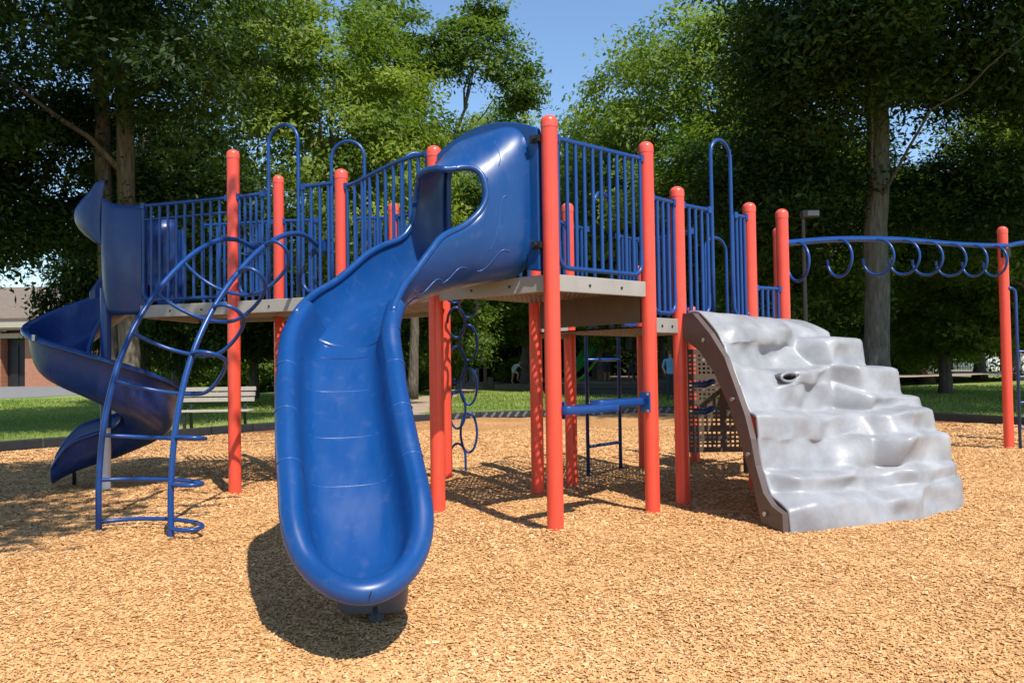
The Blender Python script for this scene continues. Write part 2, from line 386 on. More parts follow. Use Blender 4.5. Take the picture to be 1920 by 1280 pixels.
q = np.stack([idx[:-1, :-1], idx[:-1, 1:], idx[1:, 1:], idx[1:, :-1]], -1).reshape(-1, 4)
dq = D.ravel()[q]; q = q[(dq > -.2).any(1)]
me = fast_mesh('mulch', np.stack([GX, GY, GZ], -1).reshape(-1, 3), q, M['mulch'])
side = np.clip((np.abs(GX - .9) - 2.0) / 3.0, 0, 1)
old = np.clip(1.2 - D / (1.0 + 2.3 * side) + .35 * np.sin(GX * 2.1 + GY) * np.sin(GY * 1.7), 0, 1) * (.25 + .75 * side) * (GY > 6)
a = me.attributes.new('old', 'FLOAT', 'POINT'); a.data.foreach_set('value', old.ravel().astype(np.float32))
me.polygons.foreach_set('use_smooth', [True] * len(me.polygons))
structure(put(bpy.data.objects.new('mulch', me)))

def sheet(name, pts, z, m):
    mb = MB(); mb.v = [(x, y, z) for x, y in pts]; mb.f = [tuple(range(len(pts)))]
    return structure(obj(name, mb, m, smooth=False))
# lawn as one sheet to the horizon
sheet('lawn', [(-900, -400), (900, -400), (900, 1200), (-900, 1200)], -.06, M['lawn'])
mb = MB(); C_ = catmull([(-3.3, 18.6, -.05), (-3.05, 21.5, -.05), (-3.2, 27, -.05), (-2.9, 36, -.05), (-2.0, 48, -.05)], 6)
mb.grid([[p + Vector((-.75 + .25 * math.sin(i * 1.9), 0, 0)), p + Vector((.0, 0, .001)), p + Vector((.7 + .3 * math.cos(i * 2.3), 0, 0))] for i, p in enumerate(C_)])
structure(obj('dirt_path', mb, M['dirt'], smooth=False))
sheet('pavement', [(-60, 37), (-24.5, 39), (-20, 49), (-10.5, 63), (-10.5, 67.5), (-60, 67.5)], -.052, M['concrete'])
sheet('road', [(18, 52), (90, 60), (90, 72), (18, 64)], -.05, M['concrete'])

# loose chips lying on the mulch
def chips(n):
    y = 2.6 + 13 * rng.random(n) ** 1.8; x = (rng.random(n) * 2 - 1) * (y * .70 + .3)
    d = inside_dist(x, y); k = d > .1; x, y = x[k], y[k]; n = len(x)
    z = und(x, y)
    for bx, by, rr, hh in MOUNDS: z += hh * np.exp(-((x - bx) ** 2 + (y - by) ** 2) / rr ** 2)
    big = 1 + 1.5 * (rng.random(n) > .975); L = (.005 + .014 * rng.random(n) ** 1.7) * big; W = .0026 + .0042 * rng.random(n)
    far = np.clip((y - 4) / 8, 0, 1); L *= 1 + .6 * far; W *= 1 + .9 * far
    a = rng.random(n) * 2 * PI; ti = rng.normal(0, .17, n)
    u = np.stack([np.cos(a) * np.cos(ti), np.sin(a) * np.cos(ti), np.sin(ti)], -1) * L[:, None]
    tw = rng.normal(0, .25, n)
    vv = np.stack([-np.sin(a) * np.cos(tw), np.cos(a) * np.cos(tw), np.sin(tw)], -1) * W[:, None]
    c = np.stack([x, y, z + .002 + .005 * rng.random(n)], -1)
    up = np.zeros((n, 3)); up[:, 2] = W * .6
    V = np.stack([c - u - vv, c + u * .9 - vv * .8, c + u + up, c - u * .95 + up, c + u * .9 + vv, c - u + vv * .9], 1).reshape(-1, 3)
    b = (np.arange(n) * 6)[:, None]
    Q = np.concatenate([b + [0, 1, 2, 3], b + [3, 2, 4, 5]], 1).reshape(-1, 4)
    pat = .5 + .5 * np.sin(x * 1.1 + 2 * np.sin(y * .6)) * np.sin(y * 1.3 - x * .4)
    t = np.repeat(np.clip(rng.beta(3.2, 3.0, n) - .13 * pat + .05, 0, 1), 2)
    return fast_mesh('wood_chips', V, Q, M['chip'], t)
stuff(put(bpy.data.objects.new('wood_chips', chips(280000))), 'loose tan wood chips scattered over the mulch ground', 'wood chips')

# grass blades on the near lawn
def blades(n):
    y = 12.5 + 24 * rng.random(n) ** 1.5; x = (rng.random(n) * 2 - 1) * (y * .68 + 1)
    k = (inside_dist(x, y) < -.12) & ~((np.abs(x + 3.1) < .75) & (y > 18)); x, y = x[k], y[k]; n = len(x)
    h = (.02 + .03 * rng.random(n)) * (1 + (y - 13) / 30); ww = .006 * (1 + (y - 13) / 9)
    a = rng.random(n) * 2 * PI; dx, dy = np.cos(a), np.sin(a); lean = .5 * h; b = rng.random(n) * 2 * PI
    base = np.stack([x, y, np.full(n, -.06)], -1); wv = np.stack([dx, dy, np.zeros(n)], -1) * ww[:, None]
    tip = base + np.stack([np.cos(b) * lean, np.sin(b) * lean, h], -1)
    V = np.stack([base - wv, base + wv, tip + wv * .3, tip - wv * .3], 1).reshape(-1, 3)
    Q = np.arange(n * 4).reshape(-1, 4)
    t = np.clip(.45 + .3 * np.sin(x * .7 + 1.3 * np.sin(y * .4)) + rng.normal(0, .18, n), 0, 1)
    return fast_mesh('grass', V, Q, M['grass'], t)
stuff(put(bpy.data.objects.new('grass', blades(120000))), 'short mown lawn grass beyond the black border', 'grass')

# ------------------------------------------------------------------ black plastic border
pb = thing('playground_border', 'low black plastic edging running round the back of the mulch', 'edging', (.5, 19.4, 0))
pts = [Vector((x, y, 0)) for x, y in BORDER]
segs = []
for p, q_ in zip(pts[:-1], pts[1:]):
    n = max(1, round((q_ - p).length / 1.22))
    for k in range(n): segs.append((lerp(p, q_, k / n), lerp(p, q_, (k + 1) / n)))
for p, q_ in segs:
    mb = MB(); d = (q_ - p).normalized(); nn = Vector((-d.y, d.x, 0))
    if nn.dot(Vector((.5, 8, 0)) - p) < 0: nn = -nn
    z0, z1 = -.1, .155
    p1 = p + d * .015; q1 = q_ - d * .015; w_ = .05
    prof = [(-w_, z0), (-w_, z1 - .02), (-w_ + .02, z1), (w_ - .02, z1), (w_, z1 - .02), (w_, z0)]
    mb.grid([[p1 + nn * a + Vector((0, 0, z)) for a, z in prof], [q1 + nn * a + Vector((0, 0, z)) for a, z in prof]])
    mb.f.append((0, 1, 2, 3, 4, 5)); mb.f.append((11, 10, 9, 8, 7, 6))
    sg_ = obj('segment', mb, M['black'], pb, smooth=False); mb = MB()
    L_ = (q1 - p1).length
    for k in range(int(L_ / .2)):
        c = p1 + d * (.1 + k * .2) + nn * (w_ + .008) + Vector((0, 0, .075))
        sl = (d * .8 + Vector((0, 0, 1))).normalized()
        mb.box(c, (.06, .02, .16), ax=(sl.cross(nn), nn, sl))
    if -2 < p.x < 6.5: obj('rib', mb, M['ribglint'], sg_, smooth=False)

# ------------------------------------------------------------------ play structure
PS = thing('play_structure', 'large blue and coral red play structure with slides and a grey climbing wall', 'play structure', (.6, 8.2, 0))
ZD, ZR, ZL = 1.97, 1.67, 1.10       # deck heights
P_ = dict(A=(.31, 6.11, 3.20), B=(1.18, 6.86, 3.19), C=(1.52, 7.24, 2.88), D=(-2.86, 8.23, 3.55), E=(-.66, 6.96, 3.21), F=(-1.63, 7.70, 3.20), G=(-2.80, 9.63, 3.61),
          H=(.235, 7.95, 3.10), I=(.61, 8.46, 2.99), J=(2.41, 8.03, 2.88), K=(2.83, 8.30, 2.86), L=(3.16, 9.4, 2.85), M=(6.79, 11.0, 3.08), N=(-1.39, 9.5, 3.23),
          O=(-.75, 8.98, 2.6), P=(2.35, 10.4, 2.0), Q=(1.56, 9.61, 2.45))
def post(x, y, z, r=.0635):
    mb = MB(); mb.lathe((x, y, 0), [(r, -.3), (r, z - .085)], 24)
    o = obj('post', mb, M['red'], PS, angle=.7)
    mb = MB(); rc = r + .003
    prof = [(rc, z - .1)] + [(rc * math.cos(t), z - .055 + .055 * math.sin(t)) for t in np.linspace(0, 1.45, 8)]
    mb.lathe((x, y, 0), prof, 24); obj('cap', mb, M['cap'], o, angle=.7)
    return o
for k in P_: post(*P_[k])
def V3(k, z): return Vector((P_[k][0], P_[k][1], z))

def deck(c, z, edges=(0, 1, 2, 3), eh=.13, cell=.056):
    """perforated deck on four corners (x, y) in order"""
    c = [Vector((x, y, 0)) for x, y in c]
    na = max(2, int((c[1] - c[0]).length / cell)); nb = max(2, int((c[3] - c[0]).length / cell))
    def pt(u, v): return lerp(lerp(c[0], c[1], u), lerp(c[3], c[2], u), v) + Vector((0, 0, z - (.07 if eh > .1 else .01)))
    mb = MB(); ids = {}
    def vid(u, v, dz):
        key = (round(u, 5), round(v, 5), dz)
        if key not in ids: ids[key] = len(mb.v); mb.v.append(tuple(pt(u, v) + Vector((0, 0, dz))))
        return ids[key]
    for i in range(na):
        for j in range(nb):
            u0, u1, v0, v1 = i / na, (i + 1) / na, j / nb, (j + 1) / nb
            solid = i in (0, na - 1) or j in (0, nb - 1) or i == na // 2 or j == nb // 2
            if solid:
                for dz in (0, -.012):
                    f = (vid(u0, v0, dz), vid(u1, v0, dz), vid(u1, v1, dz), vid(u0, v1, dz)); mb.f.append(f if dz == 0 else f[::-1])
                continue
            h = .26
            a0, a1, b0, b1 = lerp(u0, u1, h), lerp(u0, u1, 1 - h), lerp(v0, v1, h * .75), lerp(v0, v1, 1 - h * .75)
            O_ = ((u0, v0), (u1, v0), (u1, v1), (u0, v1)); I_ = ((a0, b0), (a1, b0), (a1, b1), (a0, b1))
            for k in range(4):
                k2 = (k + 1) % 4
                for dz in (0, -.012):
                    f = (vid(*O_[k], dz), vid(*O_[k2], dz), vid(*I_[k2], dz), vid(*I_[k], dz)); mb.f.append(f if dz == 0 else f[::-1])
                mb.f.append((vid(*I_[k], 0), vid(*I_[k2], 0), vid(*I_[k2], -.012), vid(*I_[k], -.012)))
    o = obj('deck', mb, M['deck'], PS, smooth=False)
    n = len(c); ctr = sum(c, Vector()) / n
    for e in edges:
        p, q_ = c[e], c[(e + 1) % n]; d = (q_ - p).normalized()
        mb = MB(); mb.beam(p + d * .03 + Vector((0, 0, z - eh / 2 + .004)), q_ - d * .03 + Vector((0, 0, z - eh / 2 + .004)), .035, eh)
        ob = obj('deck_edge', mb, M['edge'], o, smooth=False, bevel=.005)
        nn = Vector((d.y, -d.x, 0))
        if nn.dot(p - ctr) < 0: nn = -nn
        for t in (.35, .68):
            b = lerp(p, q_, t) + nn * .0175 + Vector((0, 0, z - .065)); mb = MB(); mb.tube([b - nn * .002, b + nn * .008], .011, 8); obj('bolt', mb, M['black'], o, smooth=False)
    return o
xy = lambda k: P_[k][:2]
deck([xy('A'), xy('B'), xy('H'), xy('E')], ZD, edges=(0, 3))
LW = (-4.02, 8.62); LW2 = (-3.85, 9.85)
deck([xy('D'), xy('F'), xy('N'), xy('G')], ZD, edges=(0, 2))
deck([LW, xy('D'), xy('G'), LW2], ZD, edges=(0, 2, 3))
deck([xy('F'), xy('E'), xy('O'), xy('N')], ZD, edges=(0, 2))
deck([xy('C'), xy('J'), xy('Q'), xy('I')], ZR, edges=(0,))
deck([xy('B'), xy('C'), xy('I'), xy('H')], ZR - .002, edges=(0, 2), cell=.056)
deck([xy('J'), xy('K'), xy('L'), (2.35, 9.3)], ZL)
# riser between high and middle deck
mb = MB(); a, b = V3('B', 0), V3('H', 0); mb.beam(lerp(a, b, .06) + Vector((0, 0, (ZD + ZR) / 2 - .06)), lerp(a, b, .94) + Vector((0, 0, (ZD + ZR) / 2 - .06)), .03, ZD - ZR - .04)
obj('riser_panel', mb, M['deck'], PS, smooth=False)
# inclined perforated steps seen behind the climbing wall
for k in range(4):
    z = 1.32 - k * .33; y0 = 9.2 + k * .32
    deck([(2.05, y0), (2.75, y0 - .05), (2.8, y0 + .33), (2.1, y0 + .38)], z, edges=(0, 2), eh=.06, cell=.05)
mb = MB(); 
def holed_panel(p0, p1, z0, z1, nu, nv, th=.01):
    """upright perforated sheet"""
    mb = MB(); p0 = Vector(p0); p1 = Vector(p1); d = (p1 - p0); nn = Vector((-d.y, d.x, 0)).normalized() * th
    def pt(u, v): return p0 + d * u + Vector((0, 0, lerp(z0, z1, v)))
    for i in range(nu):
        for j in range(nv):
            u0, u1, v0, v1 = i / nu, (i + 1) / nu, j / nv, (j + 1) / nv
            if i in (0, nu - 1, nu // 2) or j in (0, nv - 1) or j % 6 == 5:
                mb.f.append(tuple(range(len(mb.v), len(mb.v) + 4))); mb.v += [tuple(pt(*q_)) for q_ in ((u0, v0), (u1, v0), (u1, v1), (u0, v1))]; continue
            a0, a1, b0, b1 = lerp(u0, u1, .22), lerp(u0, u1, .78), lerp(v0, v1, .25), lerp(v0, v1, .75)
            b = len(mb.v)
            mb.v += [tuple(pt(*q_)) for q_ in ((u0, v0), (u1, v0), (u1, v1), (u0, v1), (a0, b0), (a1, b0), (a1, b1), (a0, b1))]
            for k in range(4): mb.f.append((b + k, b + (k + 1) % 4, b + 4 + (k + 1) % 4, b + 4 + k))
    return mb
obj('perforated_panel', holed_panel((1.85, 8.9, 0), (2.75, 8.85, 0), .28, 1.42, 18, 24), M['deck'], PS, smooth=False, solid=.01, label='upright brown perforated panel behind the climbing wall')

# ---- barriers: frame (rails) with each bar a sub-part
def barrier(p0, p1, z0, z1, n, zt=None, r=.0165, rr=.021, mid=None, gap=.085, round_=True, label=None):
    p0 = Vector((p0[0], p0[1], 0)); p1 = Vector((p1[0], p1[1], 0)); d = (p1 - p0).normalized()
    a = p0 + d * gap; b = p1 - d * gap; top = zt or (lambda t: z1); Z = Vector((0, 0, 1))
    o = bpy.data.objects.new('barrier', None); put(o, parent=PS); ORG[o.name] = ORG[PS.name]
    if label: o['label'] = label
    mb = MB(); mb.tube([p0 + d * .05 + Z * top(0)] + [lerp(a, b, t) + Z * top(t) for t in np.linspace(0, 1, 14)] + [p1 - d * .05 + Z * top(1)], rr, 10)
    obj('top_rail', mb, M['blue'], o, angle=.8)
    c = .1
    bot = [a + Z * (z0 + c + .1), a + Z * (z0 + c)] + [a + d * c * (1 - math.cos(t)) + Z * (z0 + c - c * math.sin(t)) for t in np.linspace(.3, PI / 2, 5)]
    bot += [b - d * c * (1 - math.cos(t)) + Z * (z0 + c - c * math.sin(t)) for t in np.linspace(PI / 2, .3, 5)] + [b + Z * (z0 + c), b + Z * (z0 + c + .1)]
    mb = MB(); mb.tube(bot, rr * .9, 10); obj('bottom_rail', mb, M['blue'], o, angle=.8)
    if mid:
        mb = MB(); mb.tube([a + Z * mid, b + Z * mid], rr * .7, 8); obj('middle_rail', mb, M['blue'], o, angle=.8)
    for q_ in (p0, p1):                       # clamps at the posts
        s = 1 if q_ is p0 else -1
        mb = MB(); mb.box(q_ + d * s * .068 + Z * (top(0 if q_ is p0 else 1)), (.05, .05, .06), ax=(d, Z.cross(d), Z)); obj('clamp', mb, M['blue'], o, smooth=False)
    for k in range(n):
        t = k / (n - 1) if n > 1 else .5; p = lerp(a, b, t); zb = z0 + (.1 if k in (0, n - 1) else 0)
        mb = MB(); mb.tube([p + Z * zb, p + Z * top(t)], r, 8, caps=False); obj('bar', mb, M['blue'], o)
    return o
L2 = lambda k, j, t: (lerp(P_[k][0], P_[j][0], t), lerp(P_[k][1], P_[j][1], t))
barrier(xy('A'), xy('B'), 2.03, 3.03, 11)
fe = lambda t: 3.02 + .13 * sstep(0, 1, t) + .03 * math.sin(t * PI)
barrier(xy('F'), xy('E'), 2.03, 3.03, 11, zt=fe, label='blue barrier with a top rail curving upward')
barrier(xy('B'), xy('C'), 1.72, 2.72, 5, gap=.07)
barrier(xy('C'), L2('C', 'J', .46), 1.72, 2.72, 5, gap=.08)
barrier(L2('C', 'J', .72), xy('J'), 1.72, 2.72, 5, gap=.03)
barrier(xy('D'), L2('D', 'F', .34), 2.03, 3.05, 5, gap=.08)
barrier(L2('D', 'F', .62), xy('F'), 2.03, 3.07, 5, gap=.05)
barrier(LW, xy('D'), 2.03, 3.05, 11, mid=2.9, gap=.06)
barrier(LW2, xy('G'), 2.03, 3.05, 11, gap=.06)
barrier(xy('G'), L2('G', 'N', .38), 2.03, 3.05, 6)
barrier(L2('G', 'N', .62), xy('N'), 2.03, 3.05, 6)
barrier(xy('N'), xy('O'), 2.03, 3.05, 7)
barrier(L2('E', 'H', .4), xy('H'), 2.03, 3.0, 6)
barrier(xy('H'), xy('I'), 1.72, 2.75, 6, zt=lambda t: lerp(3.0, 2.75, sstep(0, 1, t)))
barrier(xy('I'), L2('I', 'Q', .28), 1.72, 2.75, 4)
barrier(L2('I', 'Q', .62), xy('Q'), 1.72, 2.75, 6)
barrier(xy('Q'), L2('Q', 'J', .55), 1.72, 2.72, 7)
barrier(xy('J'), xy('K'), 1.2, 2.02, 5)
barrier(xy('K'), xy('L'), 1.2, 2.1, 8)

# ---- tall arched handholds
def arch(c, d, wdt, z0, z1, r=.019):
    c = Vector((c[0], c[1], 0)); d = Vector((d[0], d[1], 0)).normalized(); h = wdt / 2; Z = Vector((0, 0, 1))
    pts = [c - d * h + Z * z0, c - d * h + Z * (z0 + .5)] + [c - d * h * math.cos(t) + Z * (z1 - h + h * math.sin(t)) for t in np.linspace(0, PI, 18)] + [c + d * h + Z * (z0 + .5), c + d * h + Z * z0]
    mb = MB(); mb.tube(pts, r, 10); return obj('arched_handhold', mb, M['blue'], PS)
dDF = (P_['F'][0] - P_['D'][0], P_['F'][1] - P_['D'][1]); dCJ = (P_['J'][0] - P_['C'][0], P_['J'][1] - P_['C'][1])
arch((-2.27, 7.98), dDF, .37, ZD, 3.72)
arch((-1.76, 8.66), (1, -.12), .37, ZD, 3.74)
arch((2.05, 7.72), dCJ, .33, ZR, 3.43)
arch(L2('I', 'Q', .45), (P_['Q'][0] - P_['I'][0], P_['Q'][1] - P_['I'][1]), .34, ZR, 3.2)
arch((-.93, 8.0), (1, .4), .30, ZD, 3.42)
arch((2.35, 9.15), (.8, .5), .34, ZL, 2.7)

# ---- frames along a path
def frames(path):
    out = []
    for i, p in enumerate(path):
        t = (path[min(i + 1, len(path) - 1)] - path[max(i - 1, 0)]).normalized()
        s = t.cross(Vector((0, 0, 1))).normalized(); out.append((p, t, s, s.cross(t)))
    return out
def arclen(path):
    s = [0]
    for a, b in zip(path[:-1], path[1:]): s.append(s[-1] + (b - a).length)
    return s
def resample(path, n):
    s = arclen(path); L_ = s[-1]; out = []; j = 0
    for k in range(n):
        x = L_ * k / (n - 1)
        while j < len(s) - 2 and s[j + 1] < x: j += 1
        out.append(lerp(path[j], path[j + 1], (x - s[j]) / max(s[j + 1] - s[j], 1e-9)))
    return out

# ---- wide front slide
PATH = catmull([(-.17, 6.54, 1.985), (-.45, 6.25, 1.90), (-.75, 5.91, 1.77), (-.97, 5.50, 1.60), (-1.05, 5.05, 1.35), (-1.0, 4.69, 1.06), (-.90, 4.32, .76),
                (-.80, 4.02, .48), (-.72, 3.77, .30), (-.65, 3.50, .215)], 14)
LEN = arclen(PATH)[-1]
def at(s):
    """frame on the slide path at length s (runs straight on past the end)"""
    acc = arclen(PATH); 
    if s >= LEN: p, t, sd, n = frames(PATH)[-1]; return p + t * (s - LEN), t, sd, n
    j = 0
    while acc[j + 1] < s: j += 1
    k = (s - acc[j]) / (acc[j + 1] - acc[j]); F_ = _FR
    a, b = F_[j], F_[j + 1]
    return lerp(a[0], b[0], k), lerp(a[1], b[1], k).normalized(), lerp(a[2], b[2], k).normalized(), lerp(a[3], b[3], k).normalized()
_FR = frames(PATH)
SL = bpy.data.objects.new('front_slide', None); put(SL, parent=PS); ORG[SL.name] = ORG[PS.name]; SL['label'] = 'wide open blue slide with a hooded top, nearest the camera'
# lower chute: profile swept along a U outline
S0 = 1.62
SE = LEN - .64                       # start of the rounded end
prof = [(0, 0), (.06, .001), (.115, .004), (.165, .014), (.205, .044), (.231, .098), (.240, .165)]
def chute_pt(spine_s, ox, os_, qx, n):
    pass
outline = [(s, 1.0, 0.0) for s in np.linspace(S0, SE, 44)]
AI = .245; RL = .062
rows = []
def prow(spine, sx, ss, hk, flare):
    """spine: path length of the centre; unit outward direction (sx across, ss along)"""
    r = []
    EA = 2.15
    def P3(di, ro, n):
        p, t, sd, nn = at(spine + ss * (di * EA + ro))
        return p + sd * (sx * (di + ro)) + nn * n
    k = 1 + flare
    for x, n in prof: r.append(P3(x * k, 0, n * hk))
    x0 = prof[-1][0] * k; zt = .185 * hk
    for t in np.linspace(PI * .97, -PI * .22, 12):
        r.append(P3(x0, RL + RL * math.cos(t) + .008, zt + RL * math.sin(t)))
    r.append(P3(x0, RL * 1.7, zt - .075 * hk))
    return r
nS = 46
for i in range(nS):
    s = lerp(S0, SE, i / (nS - 1)); fl = -.02 + .02 * sstep(S0 + .2, SE, s); rows.append(prow(s, 1, 0, 1 + .12 * sstep(S0 + .5, S0, s), fl))
for i in range(1, 36):
    t = PI * i / 36
    rows.append(prow(SE, math.cos(t), math.sin(t), lerp(1, .42, math.sin(t) ** 1.3), .0))
for i in range(nS):
    s = lerp(SE, S0, i / (nS - 1)); fl = -.02 + .02 * sstep(S0 + .2, SE, s); rows.append(prow(s, -1, 0, 1 + .12 * sstep(S0 + .5, S0, s), fl))
mb = MB(); mb.grid(rows)
ch = obj('chute', mb, M['slide'], SL, solid=.012, sub=1); weld(ch)
# rounded front cap where the right rim of the chute begins
# moulded seams across the bed
def section_line(s, off=.003, fl=0):
    r = prow(s, 1, 0, 1, fl)[:-4]; l = prow(s, -1, 0, 1, fl)[:-4]
    return l[::-1] + r[1:]
for s_, seam in ((S0 + .30, 'groove'), (S0 + .62, 'seam'), (S0 + 1.02, 'seam'), (S0 + 1.38, 'seam'), (S0 + 1.72, 'seam')):
    if s_ > SE: break
    fl = 0
    pts = section_line(s_, fl=fl)
    _, _, _, nn = at(s_)
    mb = MB(); mb.tube(pts, .005 if seam == 'groove' else .0036, 6); obj('seam', mb, M[seam], SL)
# hooded upper piece
def hood_dims(s):
    k = sstep(0, .5, s)
    return lerp(.47, .335, k), lerp(1.20, .92, k) - .0 * s, lerp(4.2, 2.5, k)
def hood_pt(s, phi, out=0):
    a, h, e = hood_dims(s); p, t, sd, n = at(s)
    lean = Vector((0, 0, 1))
    up = lerp(lean, n, sstep(.0, .9, s)).normalized()
    x = (a + out) * math.copysign(abs(math.sin(phi)) ** (2 / e), math.sin(phi)); y = (h / 2 + out) * (-math.copysign(abs(math.cos(phi)) ** (2 / e), math.cos(phi))) + h / 2
    return p + sd * x + up * y
S2, S3 = .50, S0 + .16
S1N, S1F = .34, .44                    # near wall cut back, far wall running forward under the roof
PM = math.radians(112)
def phr(s, S1):
    if s <= S1: return PM
    h = hood_dims(s)[1]; kk = min(1, (s - S1) / (S1N + .32 - S1)); hr = lerp(.70, .43, math.sqrt(1 - (1 - kk) ** 2)) if kk < 1 else lerp(.43, .25, sstep(S1N + .27, S1N + 1.0, s))
    e = hood_dims(s)[2]; c = 1 - hr / (h / 2)
    c = math.copysign(abs(c) ** (e / 2), c)
    return math.acos(max(-1, min(1, c)))
def pht(s, S1):
    if s <= S1: return PM
    k = (s - S1) / (S2 - S1); return PM + (PI - .03 - PM) * (.60 * math.sqrt(max(0, 1 - (1 - min(1, k * 1.3)) ** 2)) + .12 * k ** 3)
ss = sorted(set([round(float(x), 5) for x in list(np.linspace(0, S1N, 14)) + [S1N + (S1F - S1N) * (k / 10) ** 2 for k in range(1, 11)] + [S1F + (S2 - S1F) * (k / 10) ** 2 for k in range(1, 11)] + list(np.linspace(S2, S3, 30))[1:]]))
nA, nB = 40, 14
lower = []; roof = []
for s in ss:
    fn, ff = phr(s, S1N), phr(s, S1F)
    lower.append([hood_pt(s, lerp(-fn, ff, j / nA)) for j in range(nA + 1)])
    if s <= S2 + 1e-6:
        gf, gn = pht(s, S1F), pht(s, S1N)
        roof.append([hood_pt(s, lerp(gf, 2 * PI - gn, j / (nB * 2))) for j in range(nB * 2 + 1)])
mb = MB(); b = mb.grid(lower)
mb.grid(roof)
hd = obj('hood', mb, M['slide'], SL, solid=.02, offset=1, label='domed blue hood over the top of the front slide')
weld(hd)
# rolled edge all round the mouth and along the open rims
edge = [hood_pt(s, phr(s, S1F)) for s in ss[::-1] if s >= S1F] + [hood_pt(s, pht(s, S1F)) for s in ss if S1F < s <= S2 + 1e-6]
edge2 = [hood_pt(s, -phr(s, S1N)) for s in ss[::-1] if s >= S1N] + [hood_pt(s, 2 * PI - pht(s, S1N)) for s in ss if S1N < s <= S2 + 1e-6]
for e_ in (edge + roof[-1][1:-1] + edge2[::-1],):
    mb = MB(); mb.tube(e_, .026, 10); obj('rolled_rim', mb, M['slide'], SL)
# decorative wavy ribs on the near side of the hood
def wav(s0, s1, p0, p1, amp, k):
    pts = []
    for i in range(28):
        t = i / 27; s = lerp(s0, s1, t); ph = -math.radians(lerp(p0, p1, t) + amp * math.sin(t * k * PI))
        pts.append(hood_pt(s, ph, .021))
    return pts
mb = MB()
for a in ((.20, .25, 150, 112, 4, 2.4), (.22, .36, 92, 74, 5, 1.6), (.20, .42, 66, 50, 6, 1.8), (.52, .86, 52, 47, 5, 2.2), (.78, 1.2, 46, 50, 6, 2.2), (1.05, 1.45, 34, 40, 5, 2.0)):
    mb = MB(); mb.tube(wav(*a), .004, 6); obj('wavy_rib', mb, M['seam'], SL)
# entrance panel between the two posts, with arched top and a hole for the way in
pa, pe = Vector((P_['A'][0], P_['A'][1], 0)), Vector((P_['E'][0], P_['E'][1], 0)); dd = (pe - pa).normalized()
La = (pe - pa).length; nrm = Vector((-dd.y, dd.x, 0))
if nrm.y > 0: nrm = -nrm
mb = MB(); mid_ = (pa + pe) / 2; no = 36
outer = []; inner = []
def panel_outer(t):
    """t in 0..1 round the outline, from bottom right up over to bottom left"""
    w2 = La / 2 - .075
    if t < .3: return (w2, lerp(2.0, 3.10, t / .3))
    if t > .7: return (-w2, lerp(3.10, 2.0, (t - .7) / .3))
    u = (t - .3) / .4; return (lerp(w2, -w2, u), 3.10 + .15 * math.sin(u * PI) ** .8)
def panel_inner(t):
    w2 = .44
    if t < .3: return (w2, lerp(2.02, 2.85, t / .3))
    if t > .7: return (-w2, lerp(2.85, 2.02, (t - .7) / .3))
    u = (t - .3) / .4; return (w2 * math.cos(u * PI), 2.85 + .25 * math.sin(u * PI))
for i in range(no + 1):
    o_, i_ = panel_outer(i / no), panel_inner(i / no)
    outer.append(mid_ - dd * o_[0] + Vector((0, 0, o_[1])) + nrm * .02); inner.append(mid_ - dd * i_[0] + Vector((0, 0, i_[1])) + nrm * .02)
mb.grid([outer, inner]); obj('entrance_panel', mb, M['slide'], SL, smooth=False, solid=.06, offset=0, bevel=.012)
for z in (2.2, 3.02):
    c = pa + dd * .09 + Vector((0, 0, z)) + nrm * .06; mb = MB(); mb.tube([c, c + nrm * .05], .022, 10); mb.box(c, (.09, .04, .05), ax=(dd, nrm, Vector((0, 0, 1)))); obj('bracket', mb, M['black'], SL, smooth=False)
# foot under the slide end
mb = MB(); rows = []
for z, k in ((.03, .82), (.045, .88), (.22, 1.0), (.46, 1.0)):
    rows.append([Vector((-.745 - .05 * z, 4.22, 0)) + Vector((.20 * k * math.copysign(abs(math.cos(a)) ** .5, math.cos(a)), .11 * k * math.copysign(abs(math.sin(a)) ** .5, math.sin(a)), z)) for a in np.linspace(0, 2 * PI, 25)[:-1]])
b = mb.grid(rows, close_v=True); mb.f.append(tuple(range(b, b + 24))[::-1]); mb.f.append(tuple(range(b + 72, b + 96)))
obj('foot_block', mb, M['greyblock'], SL, angle=.7)
mb = MB(); mb.tube([(-.72, 4.16, .1), (-.72, 4.16, -.2)], .04, 10); obj('foot_post', mb, M['black'], SL)
# crack in the lip
mb = MB(); mb.tube([at(LEN - .04)[0] + at(LEN)[3] * .045, at(LEN + .01)[0] + at(LEN)[3] * .10 + Vector((.015, 0, 0)), at(LEN + .03)[0] + at(LEN)[3] * .135 + Vector((.018, 0, 0))], .0035, 5)
obj('crack', mb, M['black'], SL)

# ---- spiral slide on the left
SP = bpy.data.objects.new('spiral_slide', None); put(SP, parent=PS); ORG[SP.name] = ORG[PS.name]; SP['label'] = 'blue spiral slide winding round a pole at the left end'
CX, CY, RC = -4.43, 8.72, .45
spath = []
def zsp(a):   # a degrees from 90
    return float(np.interp(a, [80, 90, 130, 180, 270, 360, 450, 470], [1.93, 1.92, 1.64, 1.37, 1.04, .63, .34, .30]))
entry = [(-3.98, CY + RC, 1.98), (-4.2, CY + RC, 1.97)]
for p in entry: spath.append(Vector(p))
for a in range(92, 452, 8):
    r = math.radians(a); spath.append(Vector((CX + RC * math.cos(r), CY + RC * math.sin(r), zsp(a))))
for k, x in enumerate((-4.52, -4.66, -4.78, -4.90, -5.02, -5.13)):
    spath.append(Vector((x, CY + RC - .05 * k, .30 - .042 * k)))
sp = resample(spath, 110); fr = frames(sp)
rows = []
